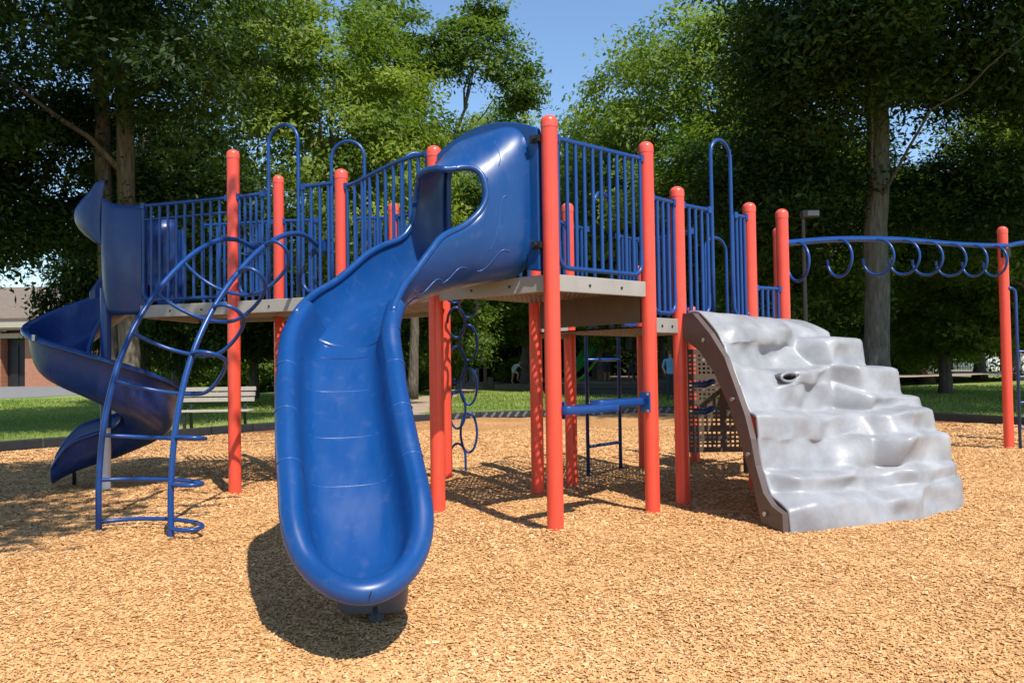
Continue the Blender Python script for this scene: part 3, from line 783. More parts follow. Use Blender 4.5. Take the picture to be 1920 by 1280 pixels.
for i, (p, t, sd, n) in enumerate(fr):
    # sd points right of travel: outward while turning left
    u = i / (len(fr) - 1); n = Vector((0, 0, 1))
    q_ = max(0, (u - .93) / .07); we = math.sqrt(max(.05, 1 - .50 * q_ ** 3)); wi, wo = .26 * we, .27 * we
    end = q_ ** 2
    hi = lerp(.26, .38, sstep(.70, .9, u)) * (1 - .45 * end); ho = lerp(.50, .50, u) * (1 - .45 * end)
    r = []
    for x, h in ((-wi - .055, hi - .05), (-wi - .05, hi - .01), (-wi - .025, hi), (-wi, hi - .012), (-wi * .93, hi * .45), (-wi * .72, .06), (-wi * .4, .012), (0, 0),
                 (wo * .4, .012), (wo * .72, .065), (wo * .93, ho * .45), (wo, ho - .012), (wo + .03, ho), (wo + .07, ho - .01), (wo + .08, ho - .06)):
        r.append(p + sd * x + n * (h - .05 * q_ ** 2))
    rows.append(r)
mb = MB(); mb.grid(rows); 
obj('spiral_chute', mb, M['slide_shaded'], SP, solid=.014, sub=1)
mb = MB(); e = rows[-1]; c = sum(e, Vector()) / len(e)
mb.tube([(CX, CY, .66), (CX, CY, 2.18)], .055, 16); obj('centre_pole', mb, M['blue'], SP, angle=.7)
mb = MB(); mb.tube([(CX, CY, -.1), (CX, CY, .66)], .05, 16); obj('pole_base', mb, M['white'], SP, angle=.7)
mb = MB(); mb.tube([(-5.02, CY + RC, .33), (-5.02, CY + RC, -.1)], .022, 8); obj('foot_post', mb, M['black'], SP)
mb = MB()
for k in (0.445, 0.452): pass
for i in (46,):
    mb.box(rows[i][13] + Vector((0, -.01, -.005)), (.03, .03, .06)); 
obj('joint_bolt', mb, M['bolt'], SP, smooth=False)
# hood walls at the entry
def hood_sheet(pts_top, pts_bot, nz=10, bulge=0, dirv=Vector((0, -1, 0))):
    rows = []
    for k in range(nz + 1):
        t = k / nz; rows.append([lerp(b, a, t) + dirv * (bulge * math.sin(t * PI)) for a, b in zip(pts_top, pts_bot)])
    return rows
near_b = catmull([(-3.98, 8.66, 1.90), (-4.08, 8.64, 1.88), (-4.22, 8.63, 1.88), (-4.34, 8.655, 1.90), (-4.42, 8.72, 1.97)], 6)
near_t = catmull([(-3.98, 8.66, 3.06), (-4.08, 8.64, 3.07), (-4.20, 8.60, 3.07), (-4.32, 8.59, 3.10), (-4.40, 8.62, 3.16)], 6)
mb = MB(); mb.grid(hood_sheet(near_t, near_b, 14, .045)); obj('hood_wall', mb, M['slide_shaded'], SP, solid=.025, sub=1)
mb = MB(); mb.box((-3.975, 8.66, 2.48), (.035, .08, 1.22)); obj('hood_flange', mb, M['slide_shaded'], SP, bevel=.01, smooth=False)
# the ear: flared wing at the outer edge of the hood
rows = []
for k in range(13):
    t = k / 12; z = lerp(2.62, 3.36, t)
    xr = -4.43 - .02 * math.sin(t * PI); wd = .34 * math.sin(min(1, t * 1.05 + .02) ** .8 * PI * .88 + .08) ** .75
    row = []
    for j in range(9):
        u = j / 8; row.append(Vector((xr - wd * u + .03 * t * (1 - u), 8.66 + .12 * u ** 1.4 - .05 * math.sin(u * PI), z - .07 * u * sstep(.4, 1, t) + .10 * u * (1 - t))))
    rows.append(row)
mb = MB(); mb.grid(rows); obj('hood_wing', mb, M['slide_shaded'], SP, solid=.03, sub=1)
far_b = [Vector((CX + (RC + .30) * math.cos(math.radians(a)), CY + (RC + .30) * math.sin(math.radians(a)), zsp(a) + .25)) for a in range(90, 131, 5)]
far_t = [Vector((CX + (RC + .30) * math.cos(math.radians(a)), CY + (RC + .30) * math.sin(math.radians(a)), lerp(3.05, 2.2, (a - 90) / 40))) for a in range(90, 131, 5)]
far_b = [Vector((-3.98, CY + RC + .30, 2.0)), Vector((-4.2, CY + RC + .30, 2.0))] + far_b; far_t = [Vector((-3.98, CY + RC + .30, 3.06)), Vector((-4.2, CY + RC + .30, 3.06))] + far_t
mb = MB(); mb.grid(hood_sheet(far_t, far_b, 8)); obj('hood_wall', mb, M['slide_shaded'], SP, solid=.025)
# ribbed plastic panel behind the left barrier
mb = MB(); x0, x1 = -4.45, -3.98
xs = []
pw = [(-4.42, 0)]
rows = [[], []]
for k in range(33):
    x = lerp(-4.43, -4.02, k / 32); yy = 9.72 - .018 * (1 if (k % 8) < 6 else 0)
    for r_, z in zip(rows, (2.04, 2.98)): r_.append(Vector((x + .02, yy, z)))
mb.grid(rows); obj('ribbed_panel', mb, M['slide_shaded'], PS, smooth=False, solid=.03)

# ---- coil loop climber on the left front
CL = bpy.data.objects.new('loop_climber', None); put(CL, parent=PS); ORG[CL.name] = ORG[PS.name]; CL['label'] = 'arched blue loop climber with coiled rungs at the left front'
def rail_pts(b, t_):
    b = Vector(b); t_ = Vector(t_); d = Vector((t_.x - b.x, t_.y - b.y, 0))
    ctrl = [(0, -.2), (0, .0), (.0, .45), (.035, .95), (.12, 1.42), (.27, 1.86), (.48, 2.25), (.68, 2.48), (.85, 2.55), (1.0, t_.z)]
    return catmull([Vector((b.x, b.y, 0)) + d * u + Vector((0, 0, z)) for u, z in ctrl], 10)
R1 = rail_pts((-3.26, 6.31, 0), (-2.60, 8.10, 2.50)); R2 = rail_pts((-2.57, 6.02, 0), (-1.88, 7.86, 2.47))
for R_ in (R1, R2):
    mb = MB(); mb.tube(R_, .0235, 10); obj('rail', mb, M['blue'], CL)
for q_ in (R1[-1], R2[-1]):
    mb = MB(); mb.box(q_, (.16, .05, .09), rz=-.36); mb.tube([q_ + Vector((-.12, .05, .06)), q_ + Vector((.12, -.03, .06))], .012, 6); mb.tube([q_ + Vector((-.12, .05, -.06)), q_ + Vector((.12, -.03, -.06))], .012, 6)
    obj('rail_bracket', mb, M['blue'], CL, smooth=False)
n = len(R1); 
f1 = frames([Vector(p) for p in R1])
def rail_at(R_, s):
    acc = arclen(R_); j = 0
    while j < len(acc) - 2 and acc[j + 1] < s: j += 1
    k = (s - acc[j]) / (acc[j + 1] - acc[j]); p = lerp(R_[j], R_[j + 1], k); return p, (R_[j + 1] - R_[j]).normalized()
for s in (.30, .63, .98, 1.42, 1.86, 2.30, 2.74):
    pa_, ta = rail_at(R1, s); pb_, tb = rail_at(R2, s)
    lat = (pb_ - pa_); W_ = lat.length; lat = lat.normalized(); inn = lat.cross(ta); inn = inn.normalized()
    if inn.dot(Vector((.35, .93, -.6))) < 0: inn = -inn
    ctrl = []
    for a, m_ in ((0, 0), (.10, .10), (.30, .20), (.60, .255), (.85, .25), (1.06, .215), (1.24, .13), (1.27, .03), (1.16, -.02), (1.0, 0)):
        up_ = (.0 if s < 1.2 else .22) * sstep(.75, 1.3, a if m_ > .1 or a < .9 else 1.3); ctrl.append(pa_ + lat * (a * W_) + inn * m_ * (1.0 if s < 1.2 else 1.45) + ta * up_)
    mb = MB(); mb.tube(catmull(ctrl, 6), .0165, 8); obj('rung', mb, M['blue'], CL)

# ---- ring chain climber under the high deck
RCm = bpy.data.objects.new('ring_climber', None); put(RCm, parent=PS); ORG[RCm.name] = ORG[PS.name]; RCm['label'] = 'blue climber of stacked oval rings behind the high deck'
cl = catmull([(-.46, 7.45, 2.05), (-.52, 8.2, 2.1), (-.55, 8.9, 1.8), (-.58, 9.35, 1.2), (-.60, 9.6, .6), (-.61, 9.7, 0)], 10)
tot = arclen(cl)[-1]
for k in range(10):
    s0 = tot - .18 - k * .295; p, t = rail_at(cl, max(s0, .1)); off = .068 * (1 if k % 2 == 0 else -1)
    mb = MB(); c = p + Vector((off * -1, 0, 0))
    if k == 0:
        pts = [c + Vector((-.095, 0, -.35)), c + Vector((-.095, 0, -.05))] + [c + Vector((-.095 * math.cos(a), 0, .16 * math.sin(a))) for a in np.linspace(0, PI, 12)] + [c + Vector((.095, 0, -.05)), c + Vector((.095, 0, -.42))]
        mb.tube(pts, .0145, 8)
    else:
        mb.tube([c + Vector((.098 * math.cos(a), 0, 0)) + t * (.245 * math.sin(a)) for a in np.linspace(0, 2 * PI, 29)[:-1]], .0145, 8, closed=True)
    obj('ring', mb, M['blue'], RCm)

# ---- upright ladder behind the right deck
LD = bpy.data.objects.new('ladder', None); put(LD, parent=PS); ORG[LD.name] = ORG[PS.name]; LD['label'] = 'narrow upright blue ladder at the back of the deck'
for x, y in ((.85, 9.18), (1.28, 9.62)):
    mb = MB(); mb.tube([(x, y, -.1), (x, y, 1.62), (x + .06, y - .1, 1.72), (x + .12, y - .2, 1.74)], .021, 8); obj('rail', mb, M['blue'], LD)
for z in (.33, .82, 1.32):
    mb = MB(); mb.tube([(.85, 9.18, z), (1.28, 9.62, z)], .019, 8); obj('rung', mb, M['blue'], LD)

# ---- counter shelves between the two front posts
for (a, b, yo, zz) in ((.02, .56, -.05, .93), (.44, .97, .06, .955)):
    pA, pB = Vector((*xy('A'), 0)), Vector((*xy('B'), 0)); d = (pB - pA).normalized(); nn = Vector((-d.y, d.x, 0))
    p, q_ = lerp(pA, pB, a) + nn * yo, lerp(pA, pB, b) + nn * yo; c = (p + q_) / 2
    mb = MB(); hl = (q_ - p).length / 2; rows = []
    for z, k in ((-.03, .92), (-.02, 1), (.02, 1), (.03, .94)):
        rows.append([c + d * (hl * math.copysign(abs(math.cos(t)) ** .35, math.cos(t))) * (1 if abs(z) < .025 else .99) + nn * (.085 * k * math.copysign(abs(math.sin(t)) ** .6, math.sin(t))) + Vector((0, 0, zz + z)) for t in np.linspace(0, 2 * PI, 33)[:-1]])
    b0 = mb.grid(rows, close_v=True); mb.f.append(tuple(range(b0, b0 + 32))[::-1]); mb.f.append(tuple(range(b0 + 96, b0 + 128)))
    obj('shelf', mb, M['blue'], PS, angle=.9)
mb = MB(); d = (Vector((*xy('A'), 0)) - Vector((*xy('B'), 0))).normalized(); c = Vector((*xy('B'), .95)) + d * .075
mb.box(c, (.02, .10, .17), ax=(d, Vector((-d.y, d.x, 0)), Vector((0, 0, 1)))); obj('shelf_bracket', mb, M['blue'], PS, smooth=False); c2 = Vector((*xy('A'), .93)) - d * .075; mb = MB(); mb.box(c2, (.02, .10, .13), ax=(d, Vector((-d.y, d.x, 0)), Vector((0, 0, 1))))
obj('shelf_bracket', mb, M['blue'], PS, smooth=False)
for z in (-.07, .07):
    mb = MB(); mb.tube([c + Vector((.0, -.05, z)), c + Vector((.012, -.075, z))], .012, 8); obj('bolt', mb, M['bolt'], PS, smooth=False)
# small blue handles under the right deck
for z in (1.05, .78):
    mb = MB(); mb.tube([(1.86, 8.2, z), (1.93, 8.05, z), (2.0, 8.05, z + .03), (2.05, 8.2, z + .03)], .03, 8); obj('grab_handle', mb, M['blue'], PS)
mb = MB(); mb.tube([(2.62, 9.05, -.1), (2.62, 9.05, .75)], .035, 10); mb.box((2.6, 9.05, .72), (.22, .2, .22)); obj('step_support', mb, M['black'], PS, angle=.7)

# ---- overhead ring bar to the right
OB = bpy.data.objects.new('overhead_bar', None); put(OB, parent=PS); ORG[OB.name] = ORG[PS.name]; OB['label'] = 'long blue overhead bar with hanging ring grips at the right'
kx, ky, mx_, my = P_['K'][0], P_['K'][1], P_['M'][0], P_['M'][1]
bar = catmull([(kx, ky, 2.50), (3.6, 8.75, 2.60), (4.6, 9.4, 2.68), (5.7, 10.2, 2.73), (mx_ - .05, my - .08, 2.80), (mx_ + .35, my + .12, 2.86), (8.0, 11.2, 2.95), (9.2, 11.2, 2.95)], 10)
mb = MB(); mb.tube(bar, .034, 12); obj('beam', mb, M['blue'], OB)
mb = MB(); mb.box((mx_ - .02, my - .09, 2.7), (.1, .06, .12)); obj('beam_bracket', mb, M['black'], OB, smooth=False)
acc = arclen(bar)
def bar_at_x(x):
    for a, b in zip(bar[:-1], bar[1:]):
        if a.x <= x <= b.x: return lerp(a, b, (x - a.x) / (b.x - a.x))
for px, wpx in ((3.01, .10), (3.58, .13), (4.16, .22), (4.60, .22), (5.04, .22), (5.52, .22), (6.05, .13), (6.52, .11)):
    p = bar_at_x(px); sc = p.y / 1500
    ang = abs(wpx) / .40; ca = min(1, ang); sa = math.sqrt(max(0, 1 - ca * ca))
    hd_ = Vector((-ca, sa, 0)); R_ = .19; c = p + Vector((0, 0, -.21)) + Vector((.06 * ca, 0, 0))
    pts = [p] + [c + hd_ * (R_ * math.cos(t)) * -1 + Vector((0, 0, R_ * 1.05 * math.sin(t))) for t in np.linspace(PI * .40, -PI * 1.02, 26)]
    mb = MB(); mb.tube(catmull(pts, 2), .016, 8); obj('ring_grip', mb, M['blue'], OB)
# ladder rails beyond the far post
EL = bpy.data.objects.new('end_ladder', None); put(EL, parent=PS); ORG[EL.name] = ORG[PS.name]; EL['label'] = 'blue ladder at the far right post'
for x, y in ((6.93, 10.98), (7.52, 11.3)):
    mb = MB(); mb.tube([(x - .12, y - .04, 2.22), (x - .05, y - .01, 2.22), (x - .01, y, 2.19), (x, y, 2.10), (x, y, -.1)], .021, 8); obj('rail', mb, M['blue'], EL)
for z in (.3, .65, 1.0, 1.35):
    mb = MB(); mb.tube([(6.93, 10.98, z), (7.52, 11.3, z)], .017, 8); obj('rung', mb, M['blue'], EL)
post(8.2, 11.25, 3.05)

# ---- grey rock climbing wall
RK = bpy.data.objects.new('climbing_wall', None); put(RK, parent=PS); ORG[RK.name] = ORG[PS.name]; RK['label'] = 'moulded light grey rock climbing wall with brown side'
MIDP = [(0, 1.62), (.03, 1.72), (.28, 1.69), (.40, 1.57), (.42, 1.438), (.425, 1.405), (.45, 1.24), (.58, 1.205), (.594, 1.088), (.598, 1.054), (.62, .87), (.785, .84), (.805, .668), (.81, .625), (.835, .41), (.96, .37), (.962, .26), (1.07, .22), (1.09, .03), (1.09, -.15)]
LEFP = [(0, 1.62), (.04, 1.74), (.16, 1.73), (.37, 1.52), (.41, 1.432), (.42, 1.41), (.47, 1.30), (.53, 1.22), (.58, 1.09), (.595, 1.055), (.665, .875), (.725, .85), (.741, .69), (.745, .65), (.765, .45), (.79, .38), (.83, .26), (.975, .18), (1, .0), (1, -.15)]
RIGP = [(0, 1.60), (.01, 1.70), (.25, 1.675), (.40, 1.55), (.41, 1.49), (.57, 1.475), (.585, 1.215), (.745, 1.20), (.755, .965), (.84, .945), (.85, .86), (.90, .83), (.915, .655), (.975, .62), (.98, .40), (1.0, .37), (1.0, .27), (1.02, .25), (1.03, .02), (1.03, -.15)]
RBLK = [(0, 1.62), (.02, 1.70), (.26, 1.67), (.40, 1.55), (.42, 1.49), (.56, 1.47), (.58, 1.22), (.73, 1.20), (.745, .97), (.80, .95), (.815, .86), (.89, .83), (.905, .66), (.97, .62), (.985, .40), (1.03, .37), (1.03, .26), (1.07, .23), (1.08, .02), (1.08, -.15)]
mixp = lambda A_, B_, t: [(lerp(p[0], q_[0], t), lerp(p[1], q_[1], t)) for p, q_ in zip(A_, B_)]
KEY = {0: LEFP, .13: mixp(LEFP, MIDP, .75), .42: MIDP, .64: [(p[0] + .012, p[1] - .012) for p in MIDP], .71: RBLK, .86: RBLK, 1: RIGP}
SUBN = [3, 7, 8, 5, 6, 8, 7, 6, 6, 7, 8, 7, 6, 7, 8, 5, 7, 7, 3]
RISE = (3, 5, 7, 9, 11, 13, 15, 17)
def key_profile(P):
    out = []
    for k, n_ in enumerate(SUBN):
        a_, b_ = P[k], P[k + 1]; riser = k in RISE
        for j in range(n_):
            t_ = j / n_; sc = math.sin(t_ * PI) if riser else 0
            out.append((lerp(a_[0], b_[0], t_) - .0 * sc, lerp(a_[1], b_[1], t_) + (0 if riser else .008 * math.sin(t_ * PI))))
    out.append(P[-1])
    for _ in range(1): out = [out[0]] + [(.25 * out[i - 1][0] + .5 * out[i][0] + .25 * out[i + 1][0], .25 * out[i - 1][1] + .5 * out[i][1] + .25 * out[i + 1][1]) for i in range(1, len(out) - 1)] + [out[-1]]
    return out
KP = {k: key_profile(v) for k, v in KEY.items()}; KU = sorted(KP)
NC = 120; NR = len(KP[0])
out_n = Vector((.66, -.75, 0))
rows = []
for i in range(NR):
    r = []
    for j in range(NC):
        u = j / (NC - 1); mid = math.sin(u * PI) ** .5
        uu = u + mid * (.030 * math.sin(i * .075 + 1) + .012 * math.sin(i * .23))
        uu = min(max(uu, 0), 1)
        k = max([q_ for q_ in range(len(KU) - 1) if KU[q_] <= uu]); t_ = (uu - KU[k]) / (KU[k + 1] - KU[k]); t_ = t_ * t_ * (3 - 2 * t_)
        f_ = lerp(KP[KU[k]][i][0], KP[KU[k + 1]][i][0], t_); z_ = lerp(KP[KU[k]][i][1], KP[KU[k + 1]][i][1], t_)
        e_ = sstep(4, 14, i) * (1 - sstep(NR - 8, NR - 2, i)) * mid
        f_ += e_ * (.020 * math.sin(u * 9 + i * .17) * math.sin(i * .09 + 1) + .006 * math.sin(u * 23 - i * .33) + .004 * math.sin(u * 41 + i * .5))
        z_ += e_ * (.016 * math.sin(u * 8 + 1.2) + .010 * math.sin(u * 21 + i * .12) + .006 * math.sin(u * 43 - i * .2))
        # hand holds scooped into the risers
        for uc, zc, wu, wz, dp in ((.34, 1.36, .19, .075, .024), (.36, .31, .25, .06, .012), (.80, 1.34, .09, .08, .016), (.80, .74, .08, .07, .016)):
            f_ -= dp * math.exp(-abs((u - uc) / wu) ** 3 - abs((z_ - zc) / wz) ** 3)
        ph_ = float(np.interp(i, [18, 30, 45, 58, 72, 84, 98, 112], [0, 1.7, 4.4, 5.9, 8.8, 10.1, 13.0, 14.2]))
        f_ += e_ * (.027 * math.sin(u * 6.0 + ph_) + .014 * math.sin(u * 14.5 + ph_ * 1.7)); z_ += e_ * .014 * math.sin(u * 5 + ph_)
        O_ = lerp(Vector((1.57, 7.24, 0)), Vector((2.45, 8.0, 0)), u); D_ = lerp(Vector((.46, -1.34, 0)), Vector((1.35, -1.10, 0)), u)
        p = O_ + D_ * f_; p.z = z_
        r.append(p)
    rows.append(r)
RE = [rows[i][-1] for i in range(NR)]
mb = MB(); mb.grid(rows)
def in_slot(f):      # the grip slot moulded through the wall under the upper ledge
    j = sum(k % NC for k in f) / 4 / (NC - 1); z = sum(mb.v[k][2] for k in f) / 4
    du = (j - .325) / .062; return abs(du) < 1 and 1.158 - .046 * (1 - du * du) < z < 1.166 and 40 < f[0] // NC < 62
slot_v = [Vector(mb.v[k]) for f in mb.f if in_slot(f) for k in f]
mb.f = [f for f in mb.f if not in_slot(f)]
obj('rock_face', mb, M['rock'], RK, solid=.03, offset=1)
# hollow of the grip slot, a dark cup standing in for the shade inside
c = sum(slot_v, Vector()) / len(slot_v); ux = Vector((.80, .60, 0)); inw = Vector((-.56, .83, 0)).normalized(); rows_ = []
hw = max(abs((v - c).dot(ux)) for v in slot_v) + .006; hh = max(abs(v.z - c.z) for v in slot_v) + .006
for dpt, k in ((-.026, 1.0), (.03, 1.0), (.07, .85), (.10, .5), (.105, .02)):
    rows_.append([c + inw * dpt + ux * (hw * k * math.cos(t)) + Vector((0, 0, hh * k * math.sin(t))) for t in np.linspace(0, 2 * PI, 25)[:-1]])
mb = MB(); mb.grid(rows_, close_v=True); gs = obj('grip_slot', mb, M['greyblock'], RK)
mb = MB(); mb.tube([p - inw * .006 for p in rows_[0]], .013, 8, closed=True); obj('grip_slot', mb, M['rock'], RK)
# brown side panel with curved inner edge
inn = [(1.55, 7.30, 1.60), (1.565, 7.25, 1.55), (1.585, 7.19, 1.49), (1.67, 6.95, 1.38), (1.74, 6.73, 1.19), (1.78, 6.62, 1.03), (1.81, 6.52, .90), (1.83, 6.45, .76), (1.86, 6.39, .60), (1.88, 6.33, .47), (1.905, 6.26, .33), (1.92, 6.22, .20), (1.935, 6.18, .06), (1.94, 6.16, -.15)]
outp = [(1.555, 7.28, 1.66), (1.575, 7.23, 1.72), (1.64, 7.03, 1.71), (1.72, 6.77, 1.52), (1.79, 6.59, 1.32), (1.82, 6.50, 1.16), (1.85, 6.41, 1.0), (1.875, 6.335, .86), (1.895, 6.26, .68), (1.915, 6.22, .48), (1.945, 6.14, .28), (1.975, 6.03, .20), (2.015, 5.925, .16), (2.02, 5.915, -.15)]
mb = MB(); a_ = [Vector(p) for p in inn]; b_ = [Vector(p) for p in outp]
sh = Vector((-.025, -.01, 0))
mb.grid([[lerp(x, y, k / 4) + sh for x, y in zip(a_, b_)] for k in range(5)])
obj('side_panel', mb, M['brown'], RK, solid=.05, offset=0, smooth=False)
mb = MB(); ar, br_ = [Vector(p) for p in RE], []
rin = [(p + Vector((-.28, .22, -.05))) for p in ar]
mb.grid([[lerp(x, y, k / 2) for x, y in zip(rin, ar)] for k in range(3)]); obj('side_panel', mb, M['rock'], RK, smooth=False, solid=.02)
for p in ((1.70, 6.86, 1.47), (1.825, 6.47, .98), (1.89, 6.29, .56), (1.955, 6.11, .13)):
    c = Vector(p) + Vector((-.05, -.02, 0)); mb = MB(); mb.tube([c, c + Vector((-.02, -.008, 0))], .018, 10); obj('bolt', mb, M['bolt'], RK, smooth=False)

# ------------------------------------------------------------------ trees
def crown_mesh(name, blobs, leaf, per, sig, seed, mat_, shell=.45, flat=.42, droop=0):
    """blobs: (cx, cy, cz, rx, ry, rz, number of leaf clumps)"""
    g = np.random.default_rng(seed); Vs = []; Ts = []; clumps = []
    for cx, cy, cz, rx, ry, rz, nc in blobs:
        d = g.normal(size=(nc, 3)); d /= np.linalg.norm(d, axis=1)[:, None]
        r = (shell ** 3 + (1 - shell ** 3) * g.random(nc)) ** (1 / 3) * (1 + .13 * g.normal(size=nc))
        c = np.array([cx, cy, cz]) + d * r[:, None] * np.array([rx, ry, rz])
        clumps.append(c)
        ct = np.clip(g.normal(.45, .27, nc), .02, .98)
        m = g.integers(int(per * .5), int(per * 1.5), nc)
        ci = np.repeat(np.arange(nc), m); n = len(ci)
        sg = sig * (.6 + .8 * g.random(nc))
        # clumps are flattish sprays tilting outward
        off = np.clip(g.normal(size=(n, 3)), -1.9, 1.9) * sg[ci][:, None] * np.array([1, 1, flat])
        off[:, 2] -= droop * (off[:, 0] ** 2 + off[:, 1] ** 2) / max(sig, .01)
        p = c[ci] + off
        L = leaf * (.65 + .7 * g.random(n)); W = L * (.30 + .22 * g.random(n))
        nrm = g.normal(size=(n, 3)) * .62; nrm[:, 2] += 1; nrm += d[ci] * .55; nrm /= np.linalg.norm(nrm, axis=1)[:, None]
        a = g.normal(size=(n, 3)); u = np.cross(nrm, a); u /= np.linalg.norm(u, axis=1)[:, None]; v = np.cross(nrm, u)
        u *= L[:, None]; v *= W[:, None]
        bend = nrm * (L * .18)[:, None]
        V = np.stack([p - u, p - v + bend * .9 + u * .12, p + u - bend * .4, p + v + bend * .9 + u * .12], 1)
        Vs.append(V.reshape(-1, 3)); Ts.append(np.clip(ct[ci] + g.normal(0, .13, n), 0, 1))
    V = np.concatenate(Vs); T = np.concatenate(Ts)
    return fast_mesh(name, V, np.arange(len(V)).reshape(-1, 4), mat_, T), np.concatenate(clumps)
def limb_path(a, b, seed, sag=.12, n=7):
    r = random.Random(seed); a = Vector(a); b = Vector(b); d = (b - a).length; out = []
    for k in range(n):
        t = k / (n - 1); p = lerp(a, b, t)
        if 0 < k < n - 1: p += Vector((r.uniform(-1, 1), r.uniform(-1, 1), r.uniform(-.3, 1))) * d * sag * .35
        p.z += math.sin(t * PI) * d * sag * .5
        out.append(p)
    return out
def trunk_mesh(mb, base, top, r0, r1, seed, flare=1.35, n=12, lean=0):
    r = random.Random(seed); base = Vector(base); top = Vector(top); pts = []; rr = []; m = 14
    for k in range(m):
        t = k / (m - 1); p = lerp(base, top, t) + Vector((r.uniform(-1, 1), r.uniform(-1, 1), 0)) * r0 * .12 * (0 if k == 0 else 1)
        pts.append(p); rr.append(lerp(r0, r1, t ** .85) * (1 + (flare - 1) * math.exp(-t * 14)) * (1 + r.uniform(-.05, .05)))
    mb.tube(pts, rr, n)
TREE_N = 0
def tree(name, label, loc, crown, cl, trunks, bark, leafmat=None, scale=(1, 1, 1), rot=0, group=None, limbs=10, limb_r=.09, seed=1, local_limb=True, limb_from=(.35, .95), cat='tree'):
    """trunks: list of (base, top, r0, r1) local; crown mesh is local to the tree's base"""
    t = thing(name, label, cat, loc, group)
    ob = bpy.data.objects.new('crown', crown); put(ob, parent=t); ob.scale = scale; ob.rotation_euler = (0, 0, rot)
    if leafmat is not None: ob.material_slots[0].link = 'OBJECT'; ob.material_slots[0].material = leafmat
    r = random.Random(seed); mb = MB()
    for k, (b, tp, r0, r1) in enumerate(trunks): trunk_mesh(mb, b, tp, r0, r1, seed + k)
    if limbs:
        ca, sa = math.cos(rot), math.sin(rot); ids = list(range(len(cl))); r.shuffle(ids)
        for k in ids[:limbs]:
            c = cl[k]; c = Vector((c[0] * scale[0], c[1] * scale[1], c[2] * scale[2])); c = Vector((c.x * ca - c.y * sa, c.x * sa + c.y * ca, c.z))
            b, tp, r0, r1 = trunks[k % len(trunks)]; b = Vector(b); tp = Vector(tp)
            h = (c.z - b.z) / max(tp.z - b.z, .1); f = min(limb_from[1], max(limb_from[0], h * .75 - .05)); st = lerp(b, tp, f)
            lr = limb_r * r.uniform(.6, 1.2); pth = limb_path(st, c, seed * 97 + k)
            mb.tube(pth, [lerp(lr, .012, (i / 6) ** .8) for i in range(7)], 6)
    org = ORG[t.name]; mb.v = [(p[0] + org.x, p[1] + org.y, p[2] + org.z) for p in mb.v]
    obj('trunk', mb, bark, t)
    return t
G0 = -.06
# big shade tree with a double trunk, left
cmL, clL = crown_mesh('crown', [(-1.8, -.6, 10.8, 4.6, 5.6, 3.8, 220), (-1.2, -5.5, 12.6, 5.2, 4.2, 2.2, 150), (-3.4, -2.2, 6.6, 2.6, 2.6, 1.9, 95), (1.5, -1.6, 7.9, 1.8, 3.0, 2.0, 60), (-3.4, 0, 4.4, 2.3, 2.2, 1.1, 85), (-2.6, 1.5, 6.4, 3.0, 2.0, 1.9, 95), (1.5, 1.5, 4.6, 2.2, 2.2, 1.3, 60)], .075, 260, .46, 21, M['leaf_shaded'], .35)
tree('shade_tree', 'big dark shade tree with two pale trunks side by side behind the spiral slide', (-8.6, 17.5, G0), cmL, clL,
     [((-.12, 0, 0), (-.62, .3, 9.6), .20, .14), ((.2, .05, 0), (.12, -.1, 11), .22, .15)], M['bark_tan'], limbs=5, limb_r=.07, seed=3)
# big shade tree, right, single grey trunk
cmR, clR = crown_mesh('crown', [(.9, -.4, 11.0, 3.9, 6.0, 4.2, 260), (1.6, -6.0, 13.2, 5.0, 4.4, 2.4, 170), (-1.7, -2.0, 8.4, 1.8, 2.8, 2.2, 90), (3.2, -1.5, 8.6, 2.8, 3.2, 2.0, 80), (-1.7, 1.4, 5.8, 1.8, 2.4, 1.7, 85), (3.4, 1.5, 5.4, 2.4, 2.4, 1.3, 55)], .08, 260, .48, 22, M['leaf_shaded'], .25)
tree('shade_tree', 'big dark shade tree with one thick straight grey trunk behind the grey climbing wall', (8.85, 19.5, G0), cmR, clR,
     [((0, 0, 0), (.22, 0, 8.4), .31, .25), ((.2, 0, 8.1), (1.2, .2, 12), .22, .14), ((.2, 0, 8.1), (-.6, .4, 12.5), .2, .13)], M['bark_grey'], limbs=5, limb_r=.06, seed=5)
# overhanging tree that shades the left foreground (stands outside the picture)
cmS, clS = crown_mesh('crown', [(2.5, -1.9, 8.0, 1.3, 2.2, 1.0, 26), (0, -2.4, 9.0, 3.0, 2.8, 1.4, 55), (2.0, .9, 8.4, 1.5, 1.3, .9, 46), (2.7, -3.6, 8.4, .9, 1.6, .9, 17)], .11, 120, .42, 23, M['leaf_shaded'], .2)
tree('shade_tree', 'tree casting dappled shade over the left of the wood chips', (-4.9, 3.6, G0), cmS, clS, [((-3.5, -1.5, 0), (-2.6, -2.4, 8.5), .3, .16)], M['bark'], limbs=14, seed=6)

cmT, clT = crown_mesh('crown', [(0, 0, 10.5, 5.5, 6.0, 2.4, 230)], .14, 100, .5, 24, M['leaf_shaded'], .2)
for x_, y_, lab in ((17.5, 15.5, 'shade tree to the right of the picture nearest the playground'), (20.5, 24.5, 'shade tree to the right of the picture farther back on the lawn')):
    tree('shade_tree', lab, (x_, y_, G0), cmT, clT, [((0, 0, 0), (.1, 0, 10), .3, .14)], M['bark'], limbs=8, seed=int(x_))
